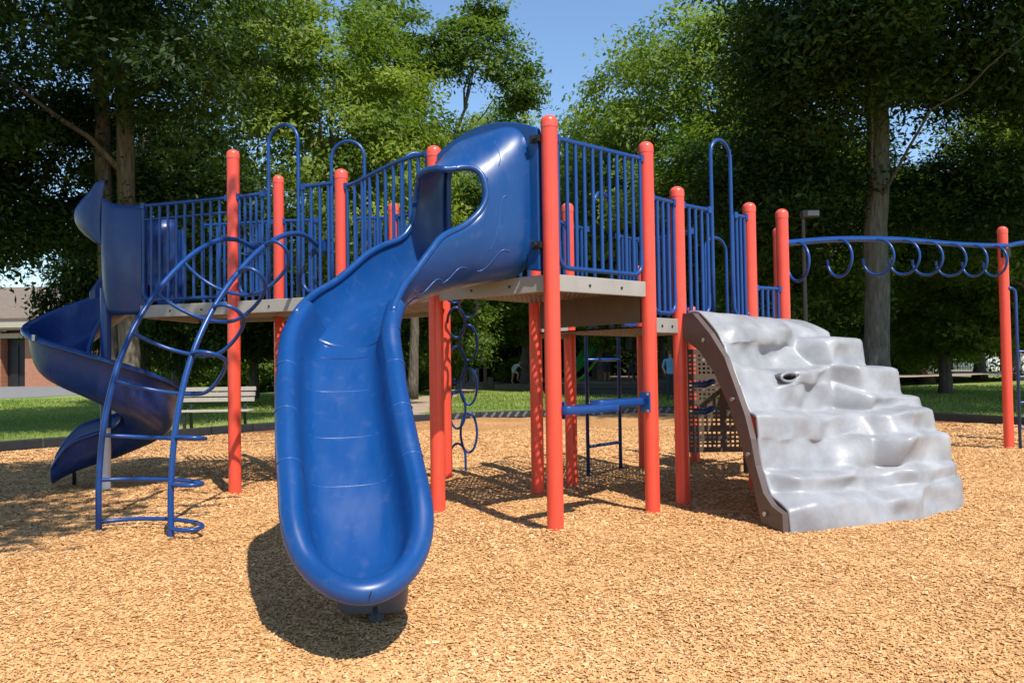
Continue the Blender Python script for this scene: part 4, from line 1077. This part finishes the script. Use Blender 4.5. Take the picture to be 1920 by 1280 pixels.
# shared crowns for the woodland
g1, l1 = crown_mesh('crown', [(0, 0, 7.2, 3.6, 3.4, 4.2, 170), (1.8, -1.2, 5.0, 2.4, 2.4, 2.0, 50), (-1.9, -.8, 9.0, 2.1, 2.2, 2.0, 50)], .095, 190, .40, 31, M['leaf_mid'], .4)
g2, l2 = crown_mesh('crown', [(-.6, 0, 6.4, 3.3, 3.2, 3.0, 110), (1.5, .5, 8.6, 2.2, 2.2, 2.4, 60), (-1.2, -.6, 3.2, 2.6, 2.4, 1.6, 60)], .095, 190, .40, 32, M['leaf_mid'], .4)
g3, l3 = crown_mesh('crown', [(0, 0, 4.6, 3.2, 3.0, 3.2, 130), (1.6, -1, 2.4, 2.2, 2.0, 1.6, 50), (-1.8, -.6, 2.6, 2.0, 2.0, 1.6, 50)], .095, 190, .38, 33, M['leaf_mid'], .4)
# airy trees against the sky
ga, la = crown_mesh('crown', [(-.3, 0, 12.2, 1.7, 1.7, 1.8, 34), (-1.4, 0, 9.2, 1.3, 1.4, 1.2, 24), (.9, -.3, 9.6, 1.1, 1.2, 1.0, 20), (0, 0, 14.2, 1.5, 1.3, 1.2, 24), (-.2, 0, 7.2, 1.9, 1.6, 1.2, 34)], .095, 150, .32, 41, M['leaf_mid'], .3)
gb, lb = crown_mesh('crown', [(0.3, 0, 11.8, 1.5, 1.5, 1.3, 34), (1.9, 0, 12.3, 1.5, 1.4, 1.4, 34), (3.3, 0, 11.0, .9, 1.0, 1.3, 20), (-.6, 0, 9.4, 1.4, 1.4, 1.2, 28), (2.0, 0, 9.0, 1.5, 1.3, .9, 30), (1.0, 0, 7.2, 2.0, 1.8, 1.2, 40), (2.2, 0, 13.9, .7, .7, .7, 9), (-1.6, 0, 11.2, .9, 1, .8, 14)], .095, 150, .32, 42, M['leaf_mid'], .3)
sg, sl_ = crown_mesh('foliage', [(0, 0, .8, 1.1, 1.0, .75, 46), (.8, -.2, .5, .7, .7, .45, 18), (-.8, .1, .55, .7, .7, .5, 18)], .07, 160, .22, 43, M['leaf_mid'], .3)

def X_at(px, d): return (px - 960) / 1500 * d
tree('airy_tree', 'tall airy tree with one straight dark trunk left of the sky gap', (X_at(723, 29), 29, G0), ga, la, [((0, 0, 0), (-.1, 0, 9.5), .19, .13), ((-.1, 0, 9), (-.9, 0, 13), .1, .05), ((-.1, 0, 9), (.4, 0, 14), .1, .04)], M['bark'], M['leaf_mid'], limbs=24, limb_r=.06, seed=8)
tree('airy_tree', 'airy leaning tree with slanting branches whose right edge meets the sky', (X_at(800, 31), 31, G0), gb, lb, [((-.6, 0, 0), (-.2, 0, 8.5), .2, .14), ((-.4, 0, 6.5), (1.7, 0, 11.5), .15, .05), ((-.3, 0, 7.5), (-.1, 0, 12), .11, .05)], M['bark'], M['leaf_mid'], (1.08, 1, 1.1), limbs=28, limb_r=.06, seed=9)
tree('leafy_tree', 'sunlit bright green crown rising above the left arched handholds', (X_at(625, 25), 25, G0), g1, l1, [((0, 0, 0), (0, 0, 8), .24, .12)], M['bark'], M['leaf_sunlit'], (.95, .85, 1.18), .4, limbs=14, seed=10)
tree('leafy_tree', 'large sunlit green tree right of the sky gap', (X_at(1262, 33), 33, G0), g1, l1, [((0, 0, 0), (0, 0, 8), .28, .14)], M['bark'], M['leaf_sunlit'], (1.12, 1.1, 1.42), 2.1, limbs=14, seed=11)
tree('leafy_tree', 'sunlit green tree whose dark left crown edge borders the sky gap', (X_at(1130, 38), 38, G0), g2, l2, [((0, 0, 0), (0, 0, 8), .26, .12)], M['bark'], M['leaf_mid'], (.95, 1, 1.26), 1.1, limbs=10, seed=12)
tree('leafy_tree', 'far yellow green treetop at the foot of the sky gap', (X_at(990, 52), 52, G0), g2, l2, [((0, 0, 0), (0, 0, 10), .26, .12)], M['bark'], M['leaf_sunlit'], (1.2, 1.2, 1.66), 3.0, limbs=4, seed=13)
tree('leafy_tree', 'bright green tree at the right edge with crossing dark boughs', (X_at(1960, 24), 24, G0), g1, l1, [((0, 0, 0), (-.2, 0, 8), .26, .14)], M['bark'], M['leaf_sunlit'], (.85, .85, .9), .9, limbs=16, limb_r=.12, seed=14)
# the wood behind: nearer row, dark, then a far row
row1 = [ # px, depth, mesh, material, scale xyz, label
    (268, 26, g3, 'leaf_shaded', (.62, 1, 1.35), 'narrow dark tree behind the left railing and ribbed panel', 8),
    (330, 30, g1, 'leaf_shaded', (1.0, 1, .95), 'dark leafy tree behind the left railing', 9),
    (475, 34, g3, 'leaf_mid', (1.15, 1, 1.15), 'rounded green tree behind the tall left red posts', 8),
    (600, 33, g2, 'leaf_shaded', (1.1, 1, .9), 'dark green tree between the two left arched handholds', 8),
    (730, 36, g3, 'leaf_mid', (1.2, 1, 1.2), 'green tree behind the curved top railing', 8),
    (860, 50, g1, 'leaf_shaded', (1.2, 1, 1.1), 'dark green tree directly behind the slide hood', 8),
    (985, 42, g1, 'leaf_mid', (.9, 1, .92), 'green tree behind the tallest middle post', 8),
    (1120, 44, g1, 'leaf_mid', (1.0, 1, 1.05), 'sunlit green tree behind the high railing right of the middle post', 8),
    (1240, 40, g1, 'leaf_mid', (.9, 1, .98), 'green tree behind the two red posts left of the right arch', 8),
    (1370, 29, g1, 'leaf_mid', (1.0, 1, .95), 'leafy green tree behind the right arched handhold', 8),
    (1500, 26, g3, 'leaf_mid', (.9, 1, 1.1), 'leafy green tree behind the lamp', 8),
    (1560, 34, g1, 'leaf_shaded', (1.1, 1, 1.0), 'tall dark tree left of the thick grey trunk', 8),
    (1770, 29, g3, 'leaf_sunlit', (1.0, 1, 1.0), 'green tree right of the thick grey trunk with sunlit patches', 8),
    (1735, 41, g1, 'leaf_shaded', (1.1, 1, 1.05), 'dark tree with broad shaded trunk right of the climbing wall', 6),
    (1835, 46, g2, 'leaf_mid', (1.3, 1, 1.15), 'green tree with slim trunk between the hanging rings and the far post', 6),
    (1900, 43, g1, 'leaf_shaded', (1.2, 1, 1.05), 'dark tree behind the far right red post', 6),
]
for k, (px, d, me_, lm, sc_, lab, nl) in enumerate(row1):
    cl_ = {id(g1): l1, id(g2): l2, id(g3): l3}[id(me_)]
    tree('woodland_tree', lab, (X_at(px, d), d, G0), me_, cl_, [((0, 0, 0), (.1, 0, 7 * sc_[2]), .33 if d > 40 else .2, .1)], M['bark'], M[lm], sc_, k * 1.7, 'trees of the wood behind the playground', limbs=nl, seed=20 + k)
far = [(40, 85), (200, 82), (420, 76), (560, 62), (690, 58), (800, 55), (905, 56), (1050, 58), (1180, 54), (1290, 50), (1400, 46), (1480, 48), (1590, 52), (1680, 58), (1780, 62), (1880, 60), (1990, 56)]
for k, (px, d) in enumerate(far):
    me_ = (g3, g2)[k % 2]; cl_ = (l3, l2)[k % 2]; s_ = .9 + .25 * ((k * 37) % 10) / 10 + (d - 50) * .012
    tree('woodland_tree', 'distant tree in the far row of the shaded wood', (X_at(px, d), d, G0), me_, cl_, [((0, 0, 0), (0, 0, 6 * s_), .22, .1)], M['bark'], M['leaf_shaded' if k % 3 else 'leaf_mid'], (s_ * 1.25, s_, s_ * .98), k * 2.3, 'far row of trees in the wood', limbs=0, seed=60 + k)
# understory shrubs, which close the wood at eye level
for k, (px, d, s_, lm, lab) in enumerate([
    (372, 45, 2.0, 'leaf_sunlit', 'bright green shrub in front of the orange brick wall'),
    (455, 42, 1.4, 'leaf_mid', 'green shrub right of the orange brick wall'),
    (505, 44, 1.7, 'leaf_shaded', 'dark shrub behind the wooden bench'),
    (585, 48, 1.8, 'leaf_shaded', 'dark shrub hidden behind the wide slide'),
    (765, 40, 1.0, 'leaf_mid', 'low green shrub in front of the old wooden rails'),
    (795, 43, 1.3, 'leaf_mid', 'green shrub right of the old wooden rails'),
    (850, 52, 2.4, 'leaf_shaded', 'dark shrub behind the ring climber'),
    (940, 54, 2.3, 'leaf_shaded', 'dark shrub behind the running child'),
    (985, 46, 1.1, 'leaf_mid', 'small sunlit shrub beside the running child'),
    (1060, 52, 2.5, 'leaf_shaded', 'dark shrub left of the green slide'),
    (1160, 56, 2.8, 'leaf_shaded', 'dark shrub behind the green play set'),
    (1260, 50, 2.4, 'leaf_shaded', 'dark shrub behind the person in light blue'),
    (1330, 46, 2.2, 'leaf_shaded', 'dark shrub behind the brown perforated panel'),
    (1420, 44, 2.2, 'leaf_shaded', 'dark shrub behind the top of the climbing wall'),
    (1520, 46, 2.3, 'leaf_shaded', 'dark shrub behind the lamp pole'),
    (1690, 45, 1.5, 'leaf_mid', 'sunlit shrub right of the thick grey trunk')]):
    t = thing('shrub', lab, 'shrub', (X_at(px, d), d, G0), 'shrubs at the edge of the wood')
    ob = bpy.data.objects.new('foliage', sg); put(ob, parent=t); ob.scale = (s_ * 1.1, s_, s_); ob.rotation_euler = (0, 0, k * 1.3); ob.material_slots[0].link = 'OBJECT'; ob.material_slots[0].material = M[lm]
    mb = MB()
    for j in range(4): mb.tube([(X_at(px, d) + .1 * j * s_ - .15 * s_, d, G0), (X_at(px, d) + (.35 * j - .55) * s_, d, s_ * .9)], [.03 * s_, .012 * s_], 6)
    obj('stem', mb, M['bark'], t)

# ------------------------------------------------------------------ school building
BL = thing('school_building', 'low orange brick building with a tan shingle roof at the left', 'building', (-36, 66, 0))
def wallbox(name, x0, x1, y0, y1, z0, z1, m, par, **k):
    mb = MB(); mb.box(((x0 + x1) / 2, (y0 + y1) / 2, (z0 + z1) / 2), (x1 - x0, y1 - y0, z1 - z0)); return obj(name, mb, m, par, smooth=False, **k)
yw = 66
body = wallbox('wall', -58, -30.6, yw + 1.2, yw + 14, G0, 4.6, M['brick'], BL)
xs = [(-58, -42.2), (-40.2, -37.6), (-35.3, -31.4)]
for x0, x1 in xs: wallbox('brick_pier', x0, x1, yw, yw + 1.19, G0, 4.55, M['brick'], BL)
for x0, x1 in ((-42.2, -40.2), (-37.6, -35.3)):
    d_ = wallbox('door_bay', x0 + .02, x1 - .02, yw + .9, yw + 1.15, G0, 3.9, M['dark'], BL); wallbox('door_leaf', x0 + .3, (x0 + x1) / 2 - .04, yw + .8, yw + .88, G0, 3.4, M['dark'], d_)
    wallbox('lintel', x0 - .1, x1 + .1, yw - .05, yw + .88, 3.95, 4.35, M['fascia'], BL)
wallbox('fascia', -59, -27.4, yw - 1.6, yw - 1.4, 4.75, 5.55, M['fascia'], BL)
wallbox('soffit', -59, -29.6, yw - 1.39, yw + 1.1, 4.62, 4.74, M['fascia'], BL)
mb = MB(); rx0, rx1 = -59.3, -27.0
mb.v = [(rx0, yw - 1.75, 5.5), (rx1, yw - 1.75, 5.5), (rx1 - 4.5, yw + 8, 9.0), (rx0, yw + 8, 9.0), (rx0, yw + 16, 5.5), (rx1, yw + 16, 5.5)]
mb.f = [(0, 1, 2, 3), (3, 2, 5, 4), (1, 5, 2)]
obj('roof', mb, M['shingle'], BL, smooth=False, solid=.15)
W2 = wallbox('wall', -27.6, -22.0, 63, 63.4, G0, 3.0, M['brick'], BL, label='sunlit orange brick end wall')
wallbox('wall', -30.5, -27.8, 64.2, 64.6, G0, 3.9, M['brick'], BL)
wallbox('dark_base', -27.6, -18.5, 62.6, 62.9, G0, .95, M['dark'], BL)
wallbox('corner_column', -28.2, -27.75, 62.8, 63.2, G0, 3.3, M['fascia'], BL)
dr = wallbox('door', -30.2, -29.2, 64.0, 64.15, G0, 2.6, M['door'], BL); wallbox('window', -30.0, -29.4, 63.93, 63.98, 1.4, 2.3, M['glass'], dr)
wallbox('lintel', -30.5, -28.9, 63.9, 64.1, 2.75, 3.15, M['fascia'], BL)
wallbox('wall_unit', -24.6, -23.8, 62.5, 62.85, 1.35, 2.0, M['greypanel'], BL)
wallbox('planter_wall', -18.4, -15.6, 61.5, 62.0, G0, 1.5, M['brick'], BL)

# ------------------------------------------------------------------ bench beyond the border
BN = thing('park_bench', 'weathered pale slatted park bench with black legs on the lawn', 'bench', (-6.2, 16.75, G0))
bx0, bx1, by = -6.95, -5.42, 16.75
for k, z in enumerate((.52, .63, .74)):
    mb = MB(); mb.box(((bx0 + bx1) / 2, by + .06 + .05 * k, z + .1), (bx1 - bx0, .035, .085)); obj('back_slat', mb, M['wood_pale'], BN, smooth=False, bevel=.006)
for k in range(3):
    mb = MB(); mb.box(((bx0 + bx1) / 2, by - .05 - .12 * k, .40), (bx1 - bx0, .105, .035)); obj('seat_slat', mb, M['wood_pale'], BN, smooth=False, bevel=.006)
for x in (bx0 + .2, bx1 - .2):
    mb = MB(); mb.beam((x, by - .28, G0), (x, by - .28, .38), .05, .05); mb.beam((x, by - .34, .37), (x, by + .05, .37), .05, .035); mb.beam((x, by + .08, G0), (x, by + .04, .38), .05, .05); mb.beam((x, by + .05, .38), (x, by + .21, .9), .05, .035)
    obj('leg', mb, M['black'], BN, smooth=False)

# ------------------------------------------------------------------ lamp, sign, blocks, rails
LP = thing('street_lamp', 'thin brown lamp post with a box lamp head right of the red posts', 'lamp post', (6.62, 18.0, G0))
mb = MB(); mb.tube([(6.62, 18, G0), (6.62, 18, 4.5)], [.055, .04], 10); obj('pole', mb, M['lampmetal'], LP, angle=.7)
mb = MB(); mb.box((6.76, 17.98, 4.55), (.38, .22, .17)); h_ = obj('lamp_head', mb, M['lampmetal'], LP, smooth=False, bevel=.02)
mb = MB(); mb.box((6.80, 17.86, 4.55), (.26, .025, .11)); obj('lens', mb, M['lampglass'], h_, smooth=False)
SG = thing('sign_post', 'brown wooden post carrying a small white sign seen from the side', 'sign', (X_at(909, 46), 46, G0))
x = X_at(909, 46); mb = MB(); mb.box((x, 46, .95), (.2, .2, 2.0)); obj('post', mb, M['timber'], SG, smooth=False, bevel=.02)
mb = MB(); rows = []
for y_, k in ((45.86, .96), (45.83, 1), (45.80, .96)): rows.append([(x - .22 + .2 * k * math.cos(a), y_ + .25 * math.cos(a) * .2, 1.62 + .4 * k * math.sin(a)) for a in np.linspace(0, 2 * PI, 25)[:-1]])
b0 = mb.grid(rows, close_v=True); mb.f.append(tuple(range(b0, b0 + 24))); mb.f.append(tuple(range(b0 + 48, b0 + 72))[::-1]); obj('sign_board', mb, M['signwhite'], SG, angle=.6)
mb = MB(); mb.box((x + .32, 45.7, .22), (.34, .34, .56)); o = obj('wooden_stump', mb, M['timber'], smooth=False, bevel=.04); tag(o, 'short tan wooden stump at the foot of the sign post', 'stump')
for k, (px, wd, hh, lab) in enumerate(((866, .62, 1.15, 'left pale grey concrete block behind the ring climber'), (888, .58, 1.05, 'right grey concrete block next to the sign post'))):
    mb = MB(); x = X_at(px, 47); mb.box((x, 47.2, G0 + hh / 2), (wd, .7, hh)); o = obj('concrete_block', mb, M['concblock'], smooth=False, bevel=.03); tag(o, lab, 'concrete block', 'concrete blocks by the sign')
WR = thing('wooden_rails', 'old grey brown wooden rails lying among the bushes left of the red post', 'rails', (X_at(775, 47), 47, G0))
for k, (z, a, b) in enumerate(((1.0, -1.3, .9), (1.35, -1.0, 1.0), (1.65, -1.2, .5))):
    xc = X_at(775, 47); mb = MB(); mb.tube([(xc + a, 47 + .1 * k, z + .1 * k), (xc + b, 47 + .05, z - .12 * k)], .075, 8); obj('rail', mb, M['timber'], WR)
for dx in (-.9, .5):
    mb = MB(); mb.tube([(X_at(775, 47) + dx, 47.15, G0), (X_at(775, 47) + dx, 47.15, 1.75)], .09, 8); obj('post', mb, M['timber'], WR)
FN = thing('white_fence', 'white picket fence catching the sun beyond the trees at far right', 'fence', (40, 66, 0))
for k in range(9):
    xa = 24 + k * 4; ya = 63.5 + k * .9; mb = MB()
    for z in (.35, .95): mb.beam((xa, ya, z), (xa + 4, ya + .9, z), .04, .12)
    for j in range(16): mb.box((xa + .12 + j * .25, ya - .05 + .9 * (j * .25 + .12) / 4, .62), (.16, .025, 1.25))
    obj('fence_panel', mb, M['whitefence'], FN, smooth=False)

# ------------------------------------------------------------------ second playground in the shade
RB = thing('retaining_edge', 'low dark timber edge round the raised far play area', 'edging', (3.5, 31.5, G0))
def plank(name, p, q_, z0, z1, th, m, par):
    mb = MB(); c0 = Vector((*p, (z0 + z1) / 2)); c1 = Vector((*q_, (z0 + z1) / 2)); mb.beam(c0, c1, th, z1 - z0); return obj(name, mb, m, par, smooth=False, bevel=.01)
plank('timber', (1.55, 33.2), (8.5, 31.2), G0, .18, .2, M['black'], RB); plank('timber', (1.55, 33.2), (8.5, 31.2), .185, .40, .2, M['black'], RB)
plank('timber', (-3.2, 47.0), (2.0, 46.2), G0, .22, .3, M['timber'], RB)
mb = MB(); mb.v = [(1.6, 33.3, .36), (8.5, 31.3, .36), (30, 44, .36), (30, 60, .36), (1.0, 60, .36)]; mb.f = [(0, 1, 2, 3, 4)]
structure(obj('raised_mulch', mb, M['dirt'], smooth=False))
GP = thing('green_play_set', 'green play set with sloping green slide in the shade of the far trees', 'play set', (5.6, 41, .36))
def post2(x, y, z): 
    mb = MB(); mb.tube([(x, y, .3), (x, y, z)], .075, 10); obj('post', mb, M['lampmetal'], GP)
for x, y in ((4.95, 41.5), (6.5, 41.3), (4.95, 43.2), (6.5, 43.0), (7.9, 41.6)): post2(x, y, 3.5)
mb = MB(); mb.box((5.75, 42.3, 1.85), (1.9, 2.0, .12)); obj('platform', mb, M['lampmetal'], GP, smooth=False)
mb = MB(); b = len(mb.v); mb.v = [(4.7, 41.1, 2.75), (6.8, 41.1, 2.75), (6.8, 43.4, 2.75), (4.7, 43.4, 2.75), (5.3, 42.2, 3.3), (6.2, 42.2, 3.3)]; mb.f = [(0, 1, 5, 4), (1, 2, 5), (2, 3, 4, 5), (3, 0, 4)]
obj('roof', mb, M['green'], GP, smooth=False, solid=.06)
pth = catmull([(4.95, 41.3, 2.45), (4.3, 41.1, 2.1), (3.7, 40.8, 1.3), (3.15, 40.6, .75), (2.75, 40.5, .6)], 6); rows = []
for p, t, sd, n in frames(pth): rows.append([p + sd * x + n * z for x, z in ((-.5, .28), (-.45, .32), (-.4, .28), (-.36, .05), (0, 0), (.36, .05), (.4, .28), (.45, .32), (.5, .28))])
mb = MB(); mb.grid(rows); obj('slide', mb, M['green'], GP, solid=.03)
mb = MB(); mb.tube([Vector(p) + Vector((.25, -.9, -.25)) for p in pth[8:]], .07, 8); obj('slide_edge', mb, M['lime'], GP)
pth = catmull([(6.9, 41.3, 1.35), (7.3, 40.9, 1.15), (7.9, 40.7, .95), (8.5, 40.7, 1.05)], 6); rows = []
for p, t, sd, n in frames(pth): rows.append([p + sd * x + n * z for x, z in ((-.4, .25), (-.3, .03), (0, 0), (.3, .03), (.4, .25))])
mb = MB(); mb.grid(rows); obj('curved_slide', mb, M['green'], GP, solid=.03)
for x in (6.0, 6.55):
    mb = MB(); mb.box((x, 41.15, 2.25), (.36, .05, .7)); obj('panel', mb, M['greypanel'], GP, smooth=False)

# ------------------------------------------------------------------ people
def person(label, loc, scale, joints, edges, zones, hair=None, hairm=None, face_dir=(0, -1, 0), head=None):
    """joints: name -> (x, y, z, radius) local, metres for a body of unit scale; zones: function(co, bone weights) -> material index"""
    names = list(joints); me = bpy.data.meshes.new('person')
    me.from_pydata([joints[n][:3] for n in names], [(names.index(a), names.index(b)) for a, b in edges], [])
    o = bpy.data.objects.new('person', me); COL.objects.link(o)
    o.modifiers.new('skin', 'SKIN')
    for i, n in enumerate(names):
        r = joints[n][3]; r = r if isinstance(r, tuple) else (r, r)
        me.skin_vertices[0].data[i].radius = r; me.skin_vertices[0].data[i].use_root = (n == 'pelvis')
    s = o.modifiers.new('sub', 'SUBSURF'); s.levels = s.render_levels = 2
    dg = bpy.context.evaluated_depsgraph_get(); me2 = bpy.data.meshes.new_from_object(o.evaluated_get(dg)); o.modifiers.clear()
    o.data = me2; me2.name = 'person'
    me2.materials.clear()
    for m in zones['mats']: me2.materials.append(m)
    for p in me2.polygons: p.material_index = zones['f'](p.center); p.use_smooth = True
    o.location = loc; o.scale = (scale,) * 3
    tag(o, label, 'person', None)
    if head is not None:
        hx, hy, hz, hr = head; mb = MB(); rows = []
        fd = Vector(face_dir).normalized()
        for i in range(7):
            th = -.35 + (PI / 2 + .35) * i / 6
            row = []
            for k in range(16):
                a = 2 * PI * k / 16; v = Vector((math.cos(a) * math.cos(th), math.sin(a) * math.cos(th), math.sin(th)))
                if v.dot(fd) > .45 and v.z < .55: v *= .86
                row.append(Vector((hx, hy, hz + .01)) + Vector((v.x * hr * 1.1, v.y * hr * 1.15, v.z * hr * 1.28)))
            rows.append(row)
        b0 = mb.grid(rows, close_v=True); mb.f.append(tuple(range(b0 + 96, b0 + 112)))
        me3 = bpy.data.meshes.new('hair'); me3.from_pydata([tuple(v) for v in mb.v], [], mb.f); me3.materials.append(hairm)
        me3.polygons.foreach_set('use_smooth', [True] * len(me3.polygons))
        h = bpy.data.objects.new('hair', me3); put(h, parent=o)
    return o
def standing(arm_l, arm_r, legs=((.10, 0, 0), (-.10, 0, 0)), lean=(0, 0)):
    lx, ly = lean; J = dict(pelvis=(0, 0, .92, (.15, .11)), waist=(lx * .3, ly * .3, 1.08, (.135, .10)), chest=(lx * .8, ly * .8, 1.30, (.165, .115)), neck=(lx, ly, 1.47, .055), jaw=(lx, ly - .03, 1.54, (.062, .07)), brow=(lx, ly - .02, 1.64, (.075, .088)), crown=(lx, ly, 1.70, .055), nose=(lx, ly - .115, 1.585, .016))
    E_ = [('pelvis', 'waist'), ('waist', 'chest'), ('chest', 'neck'), ('neck', 'jaw'), ('jaw', 'brow'), ('brow', 'crown')]
    J.pop('nose')
    for s, arm, nm in ((1, arm_l, 'l'), (-1, arm_r, 'r')):
        J['sh' + nm] = (lx * .9 + s * .19, ly * .9, 1.40, .062); J['el' + nm] = (*arm[0], .045); J['wr' + nm] = (*arm[1], .03)
        w_ = Vector(arm[1]); d = (w_ - Vector(arm[0])).normalized(); J['pa' + nm] = (*(w_ + d * .07), (.04, .022))
        E_ += [('chest', 'sh' + nm), ('sh' + nm, 'el' + nm), ('el' + nm, 'wr' + nm), ('wr' + nm, 'pa' + nm)]
        side = d.cross(Vector((0, 1, 0))); side = side.normalized() if side.length > .1 else Vector((1, 0, 0))
        for q_, (o_, l_) in enumerate(((-.03, .07), (-.01, .085), (.01, .08), (.03, .065))):
            J['fi' + nm + str(q_)] = (*(w_ + d * (.08 + l_) + side * o_), .009); E_.append(('pa' + nm, 'fi' + nm + str(q_)))
        J['th' + nm] = (*(w_ + d * .09 + side * -.06), .011); E_.append(('pa' + nm, 'th' + nm))
    for (s, lg, nm) in ((1, legs[0], 'l'), (-1, legs[1], 'r')):
        J['hip' + nm] = (s * .09, 0, .86, .10); J['kn' + nm] = (lg[0], lg[1] - .02, .49, .065); J['an' + nm] = (lg[0], lg[2], .09, .042); J['to' + nm] = (lg[0] + s * .03, lg[2] - .15, .035, (.045, .03))
        E_ += [('pelvis', 'hip' + nm), ('hip' + nm, 'kn' + nm), ('kn' + nm, 'an' + nm), ('an' + nm, 'to' + nm)]
    return J, E_
# adult in light blue shirt and dark trousers, standing on the lawn
J, E_ = standing(((.27, .02, 1.14), (.25, -.08, .93)), ((-.26, .02, 1.14), (-.2, -.12, .95)))
zn = lambda c: 2 if (c.z < .93 and abs(c.x) < .22) else (1 if (c.z < 1.47 and c.z > .9 and (abs(c.x) < .2 or c.z > 1.15)) else 0)
person('adult in light blue shirt and dark trousers standing on the far lawn', (X_at(1256, 27.2), 27.2, G0), .99, J, E_, dict(mats=[M['skin'], M['skyblue'], M['denim']], f=zn), hairm=M['hair'], head=(0, -.01, 1.62, .092))
# person in dark clothes with folded hands
J, E_ = standing(((.25, -.02, 1.15), (.08, -.22, 1.08)), ((-.25, -.02, 1.15), (-.06, -.22, 1.02)))
zn = lambda c: 2 if (c.z < .9 and c.z > .45) else (1 if (c.z < 1.47 and c.z > .9 and c.y > -.2) else 0)
person('person in dark navy clothes standing beside the far green slide', (X_at(1137, 37.5), 37.5, .36), .95, J, E_, dict(mats=[M['skin2'], M['navy'], M['navy']], f=zn), hairm=M['hair_dark'], head=(0, -.01, 1.62, .092))
# child stooping, arms out
J, E_ = standing(((.42, -.05, 1.3), (.55, -.15, 1.12)), ((-.42, -.05, 1.34), (-.6, -.12, 1.48)), legs=((.16, -.12, .02), (-.12, -.05, .15)), lean=(.05, -.16))
zn = lambda c: 2 if (c.z < .92 and c.z > .5) else (1 if (c.z < 1.45 and c.z > .9 and abs(c.x) < .3) else 0)
person('small child in dark clothes with arms spread on the far play area', (X_at(1181, 35.5), 35.5, .36), .62, J, E_, dict(mats=[M['skin2'], M['denim'], M['navy']], f=zn), hairm=M['hair_dark'], head=(.05, -.17, 1.62, .10))
# child in white, running bent forward to the right
J = dict(pelvis=(0, 0, .80, (.14, .13)), waist=(.10, 0, .95, (.13, .12)), chest=(.26, 0, 1.12, (.14, .15)), neck=(.38, 0, 1.24, .055), jaw=(.43, -.01, 1.30, (.06, .07)), brow=(.48, -.01, 1.38, (.08, .085)), crown=(.50, 0, 1.45, .055),
         shl=(.30, -.17, 1.17, .058), ell=(.46, -.24, .98, .044), wrl=(.60, -.20, .90, .03), pal=(.66, -.18, .90, (.038, .02)), shr=(.24, .17, 1.17, .058), elr=(.02, .24, 1.12, .044), wrr=(-.08, .22, .95, .03), par=(-.1, .2, .88, (.038, .02)),
         hipl=(.02, -.09, .76, .095), knl=(.30, -.10, .60, .065), anl=(.22, -.10, .24, .042), tol=(.36, -.10, .18, (.045, .03)), hipr=(-.02, .09, .76, .095), knr=(-.06, .10, .42, .062), anr=(-.12, .10, .08, .042), tor=(.02, .10, .03, (.045, .03)))
E_ = [('pelvis', 'waist'), ('waist', 'chest'), ('chest', 'neck'), ('neck', 'jaw'), ('jaw', 'brow'), ('brow', 'crown')]
for s in 'lr': E_ += [('chest', 'sh' + s), ('sh' + s, 'el' + s), ('el' + s, 'wr' + s), ('wr' + s, 'pa' + s), ('pelvis', 'hip' + s), ('hip' + s, 'kn' + s), ('kn' + s, 'an' + s), ('an' + s, 'to' + s)]
for s, w_ in (('l', (.66, -.18, .90)), ('r', (-.1, .2, .88))):
    for q_ in range(4): J['f' + s + str(q_)] = (w_[0] + (.07 if s == 'l' else -.01) , w_[1] + (q_ - 1.5) * .018, w_[2] + (-.01 if s == 'l' else -.08), .009); E_.append(('pa' + s, 'f' + s + str(q_)))
    J['t' + s] = (w_[0] + .03, w_[1] + .05, w_[2] - .02, .01); E_.append(('pa' + s, 't' + s))
zn = lambda c: 1 if (.66 < c.z < 1.22 and c.x < .40 and abs(c.y) < .24 and c.x > -.16) else 0
person('child in white shirt and shorts running bent forward near the far timber edge', (X_at(962, 42), 42, .2), .86, J, E_, dict(mats=[M['skin'], M['whitecloth']], f=zn), hairm=M['hair'], head=(.485, -.01, 1.37, .092), face_dir=(1, 0, -.2))
# flat stone under the running child
mb = MB(); rows = []
for z, k in ((G0, 1), (.15, 1), (.2, .94)): rows.append([(X_at(965, 42) + 1.1 * k * math.copysign(abs(math.cos(a)) ** .4, math.cos(a)), 42 + .5 * k * math.copysign(abs(math.sin(a)) ** .4, math.sin(a)), z) for a in np.linspace(0, 2 * PI, 33)[:-1]])
b0 = mb.grid(rows, close_v=True); mb.f.append(tuple(range(b0 + 64, b0 + 96))); o = obj('timber_platform', mb, M['timber'], smooth=False); tag(o, 'low tan timber platform under the running child', 'platform')
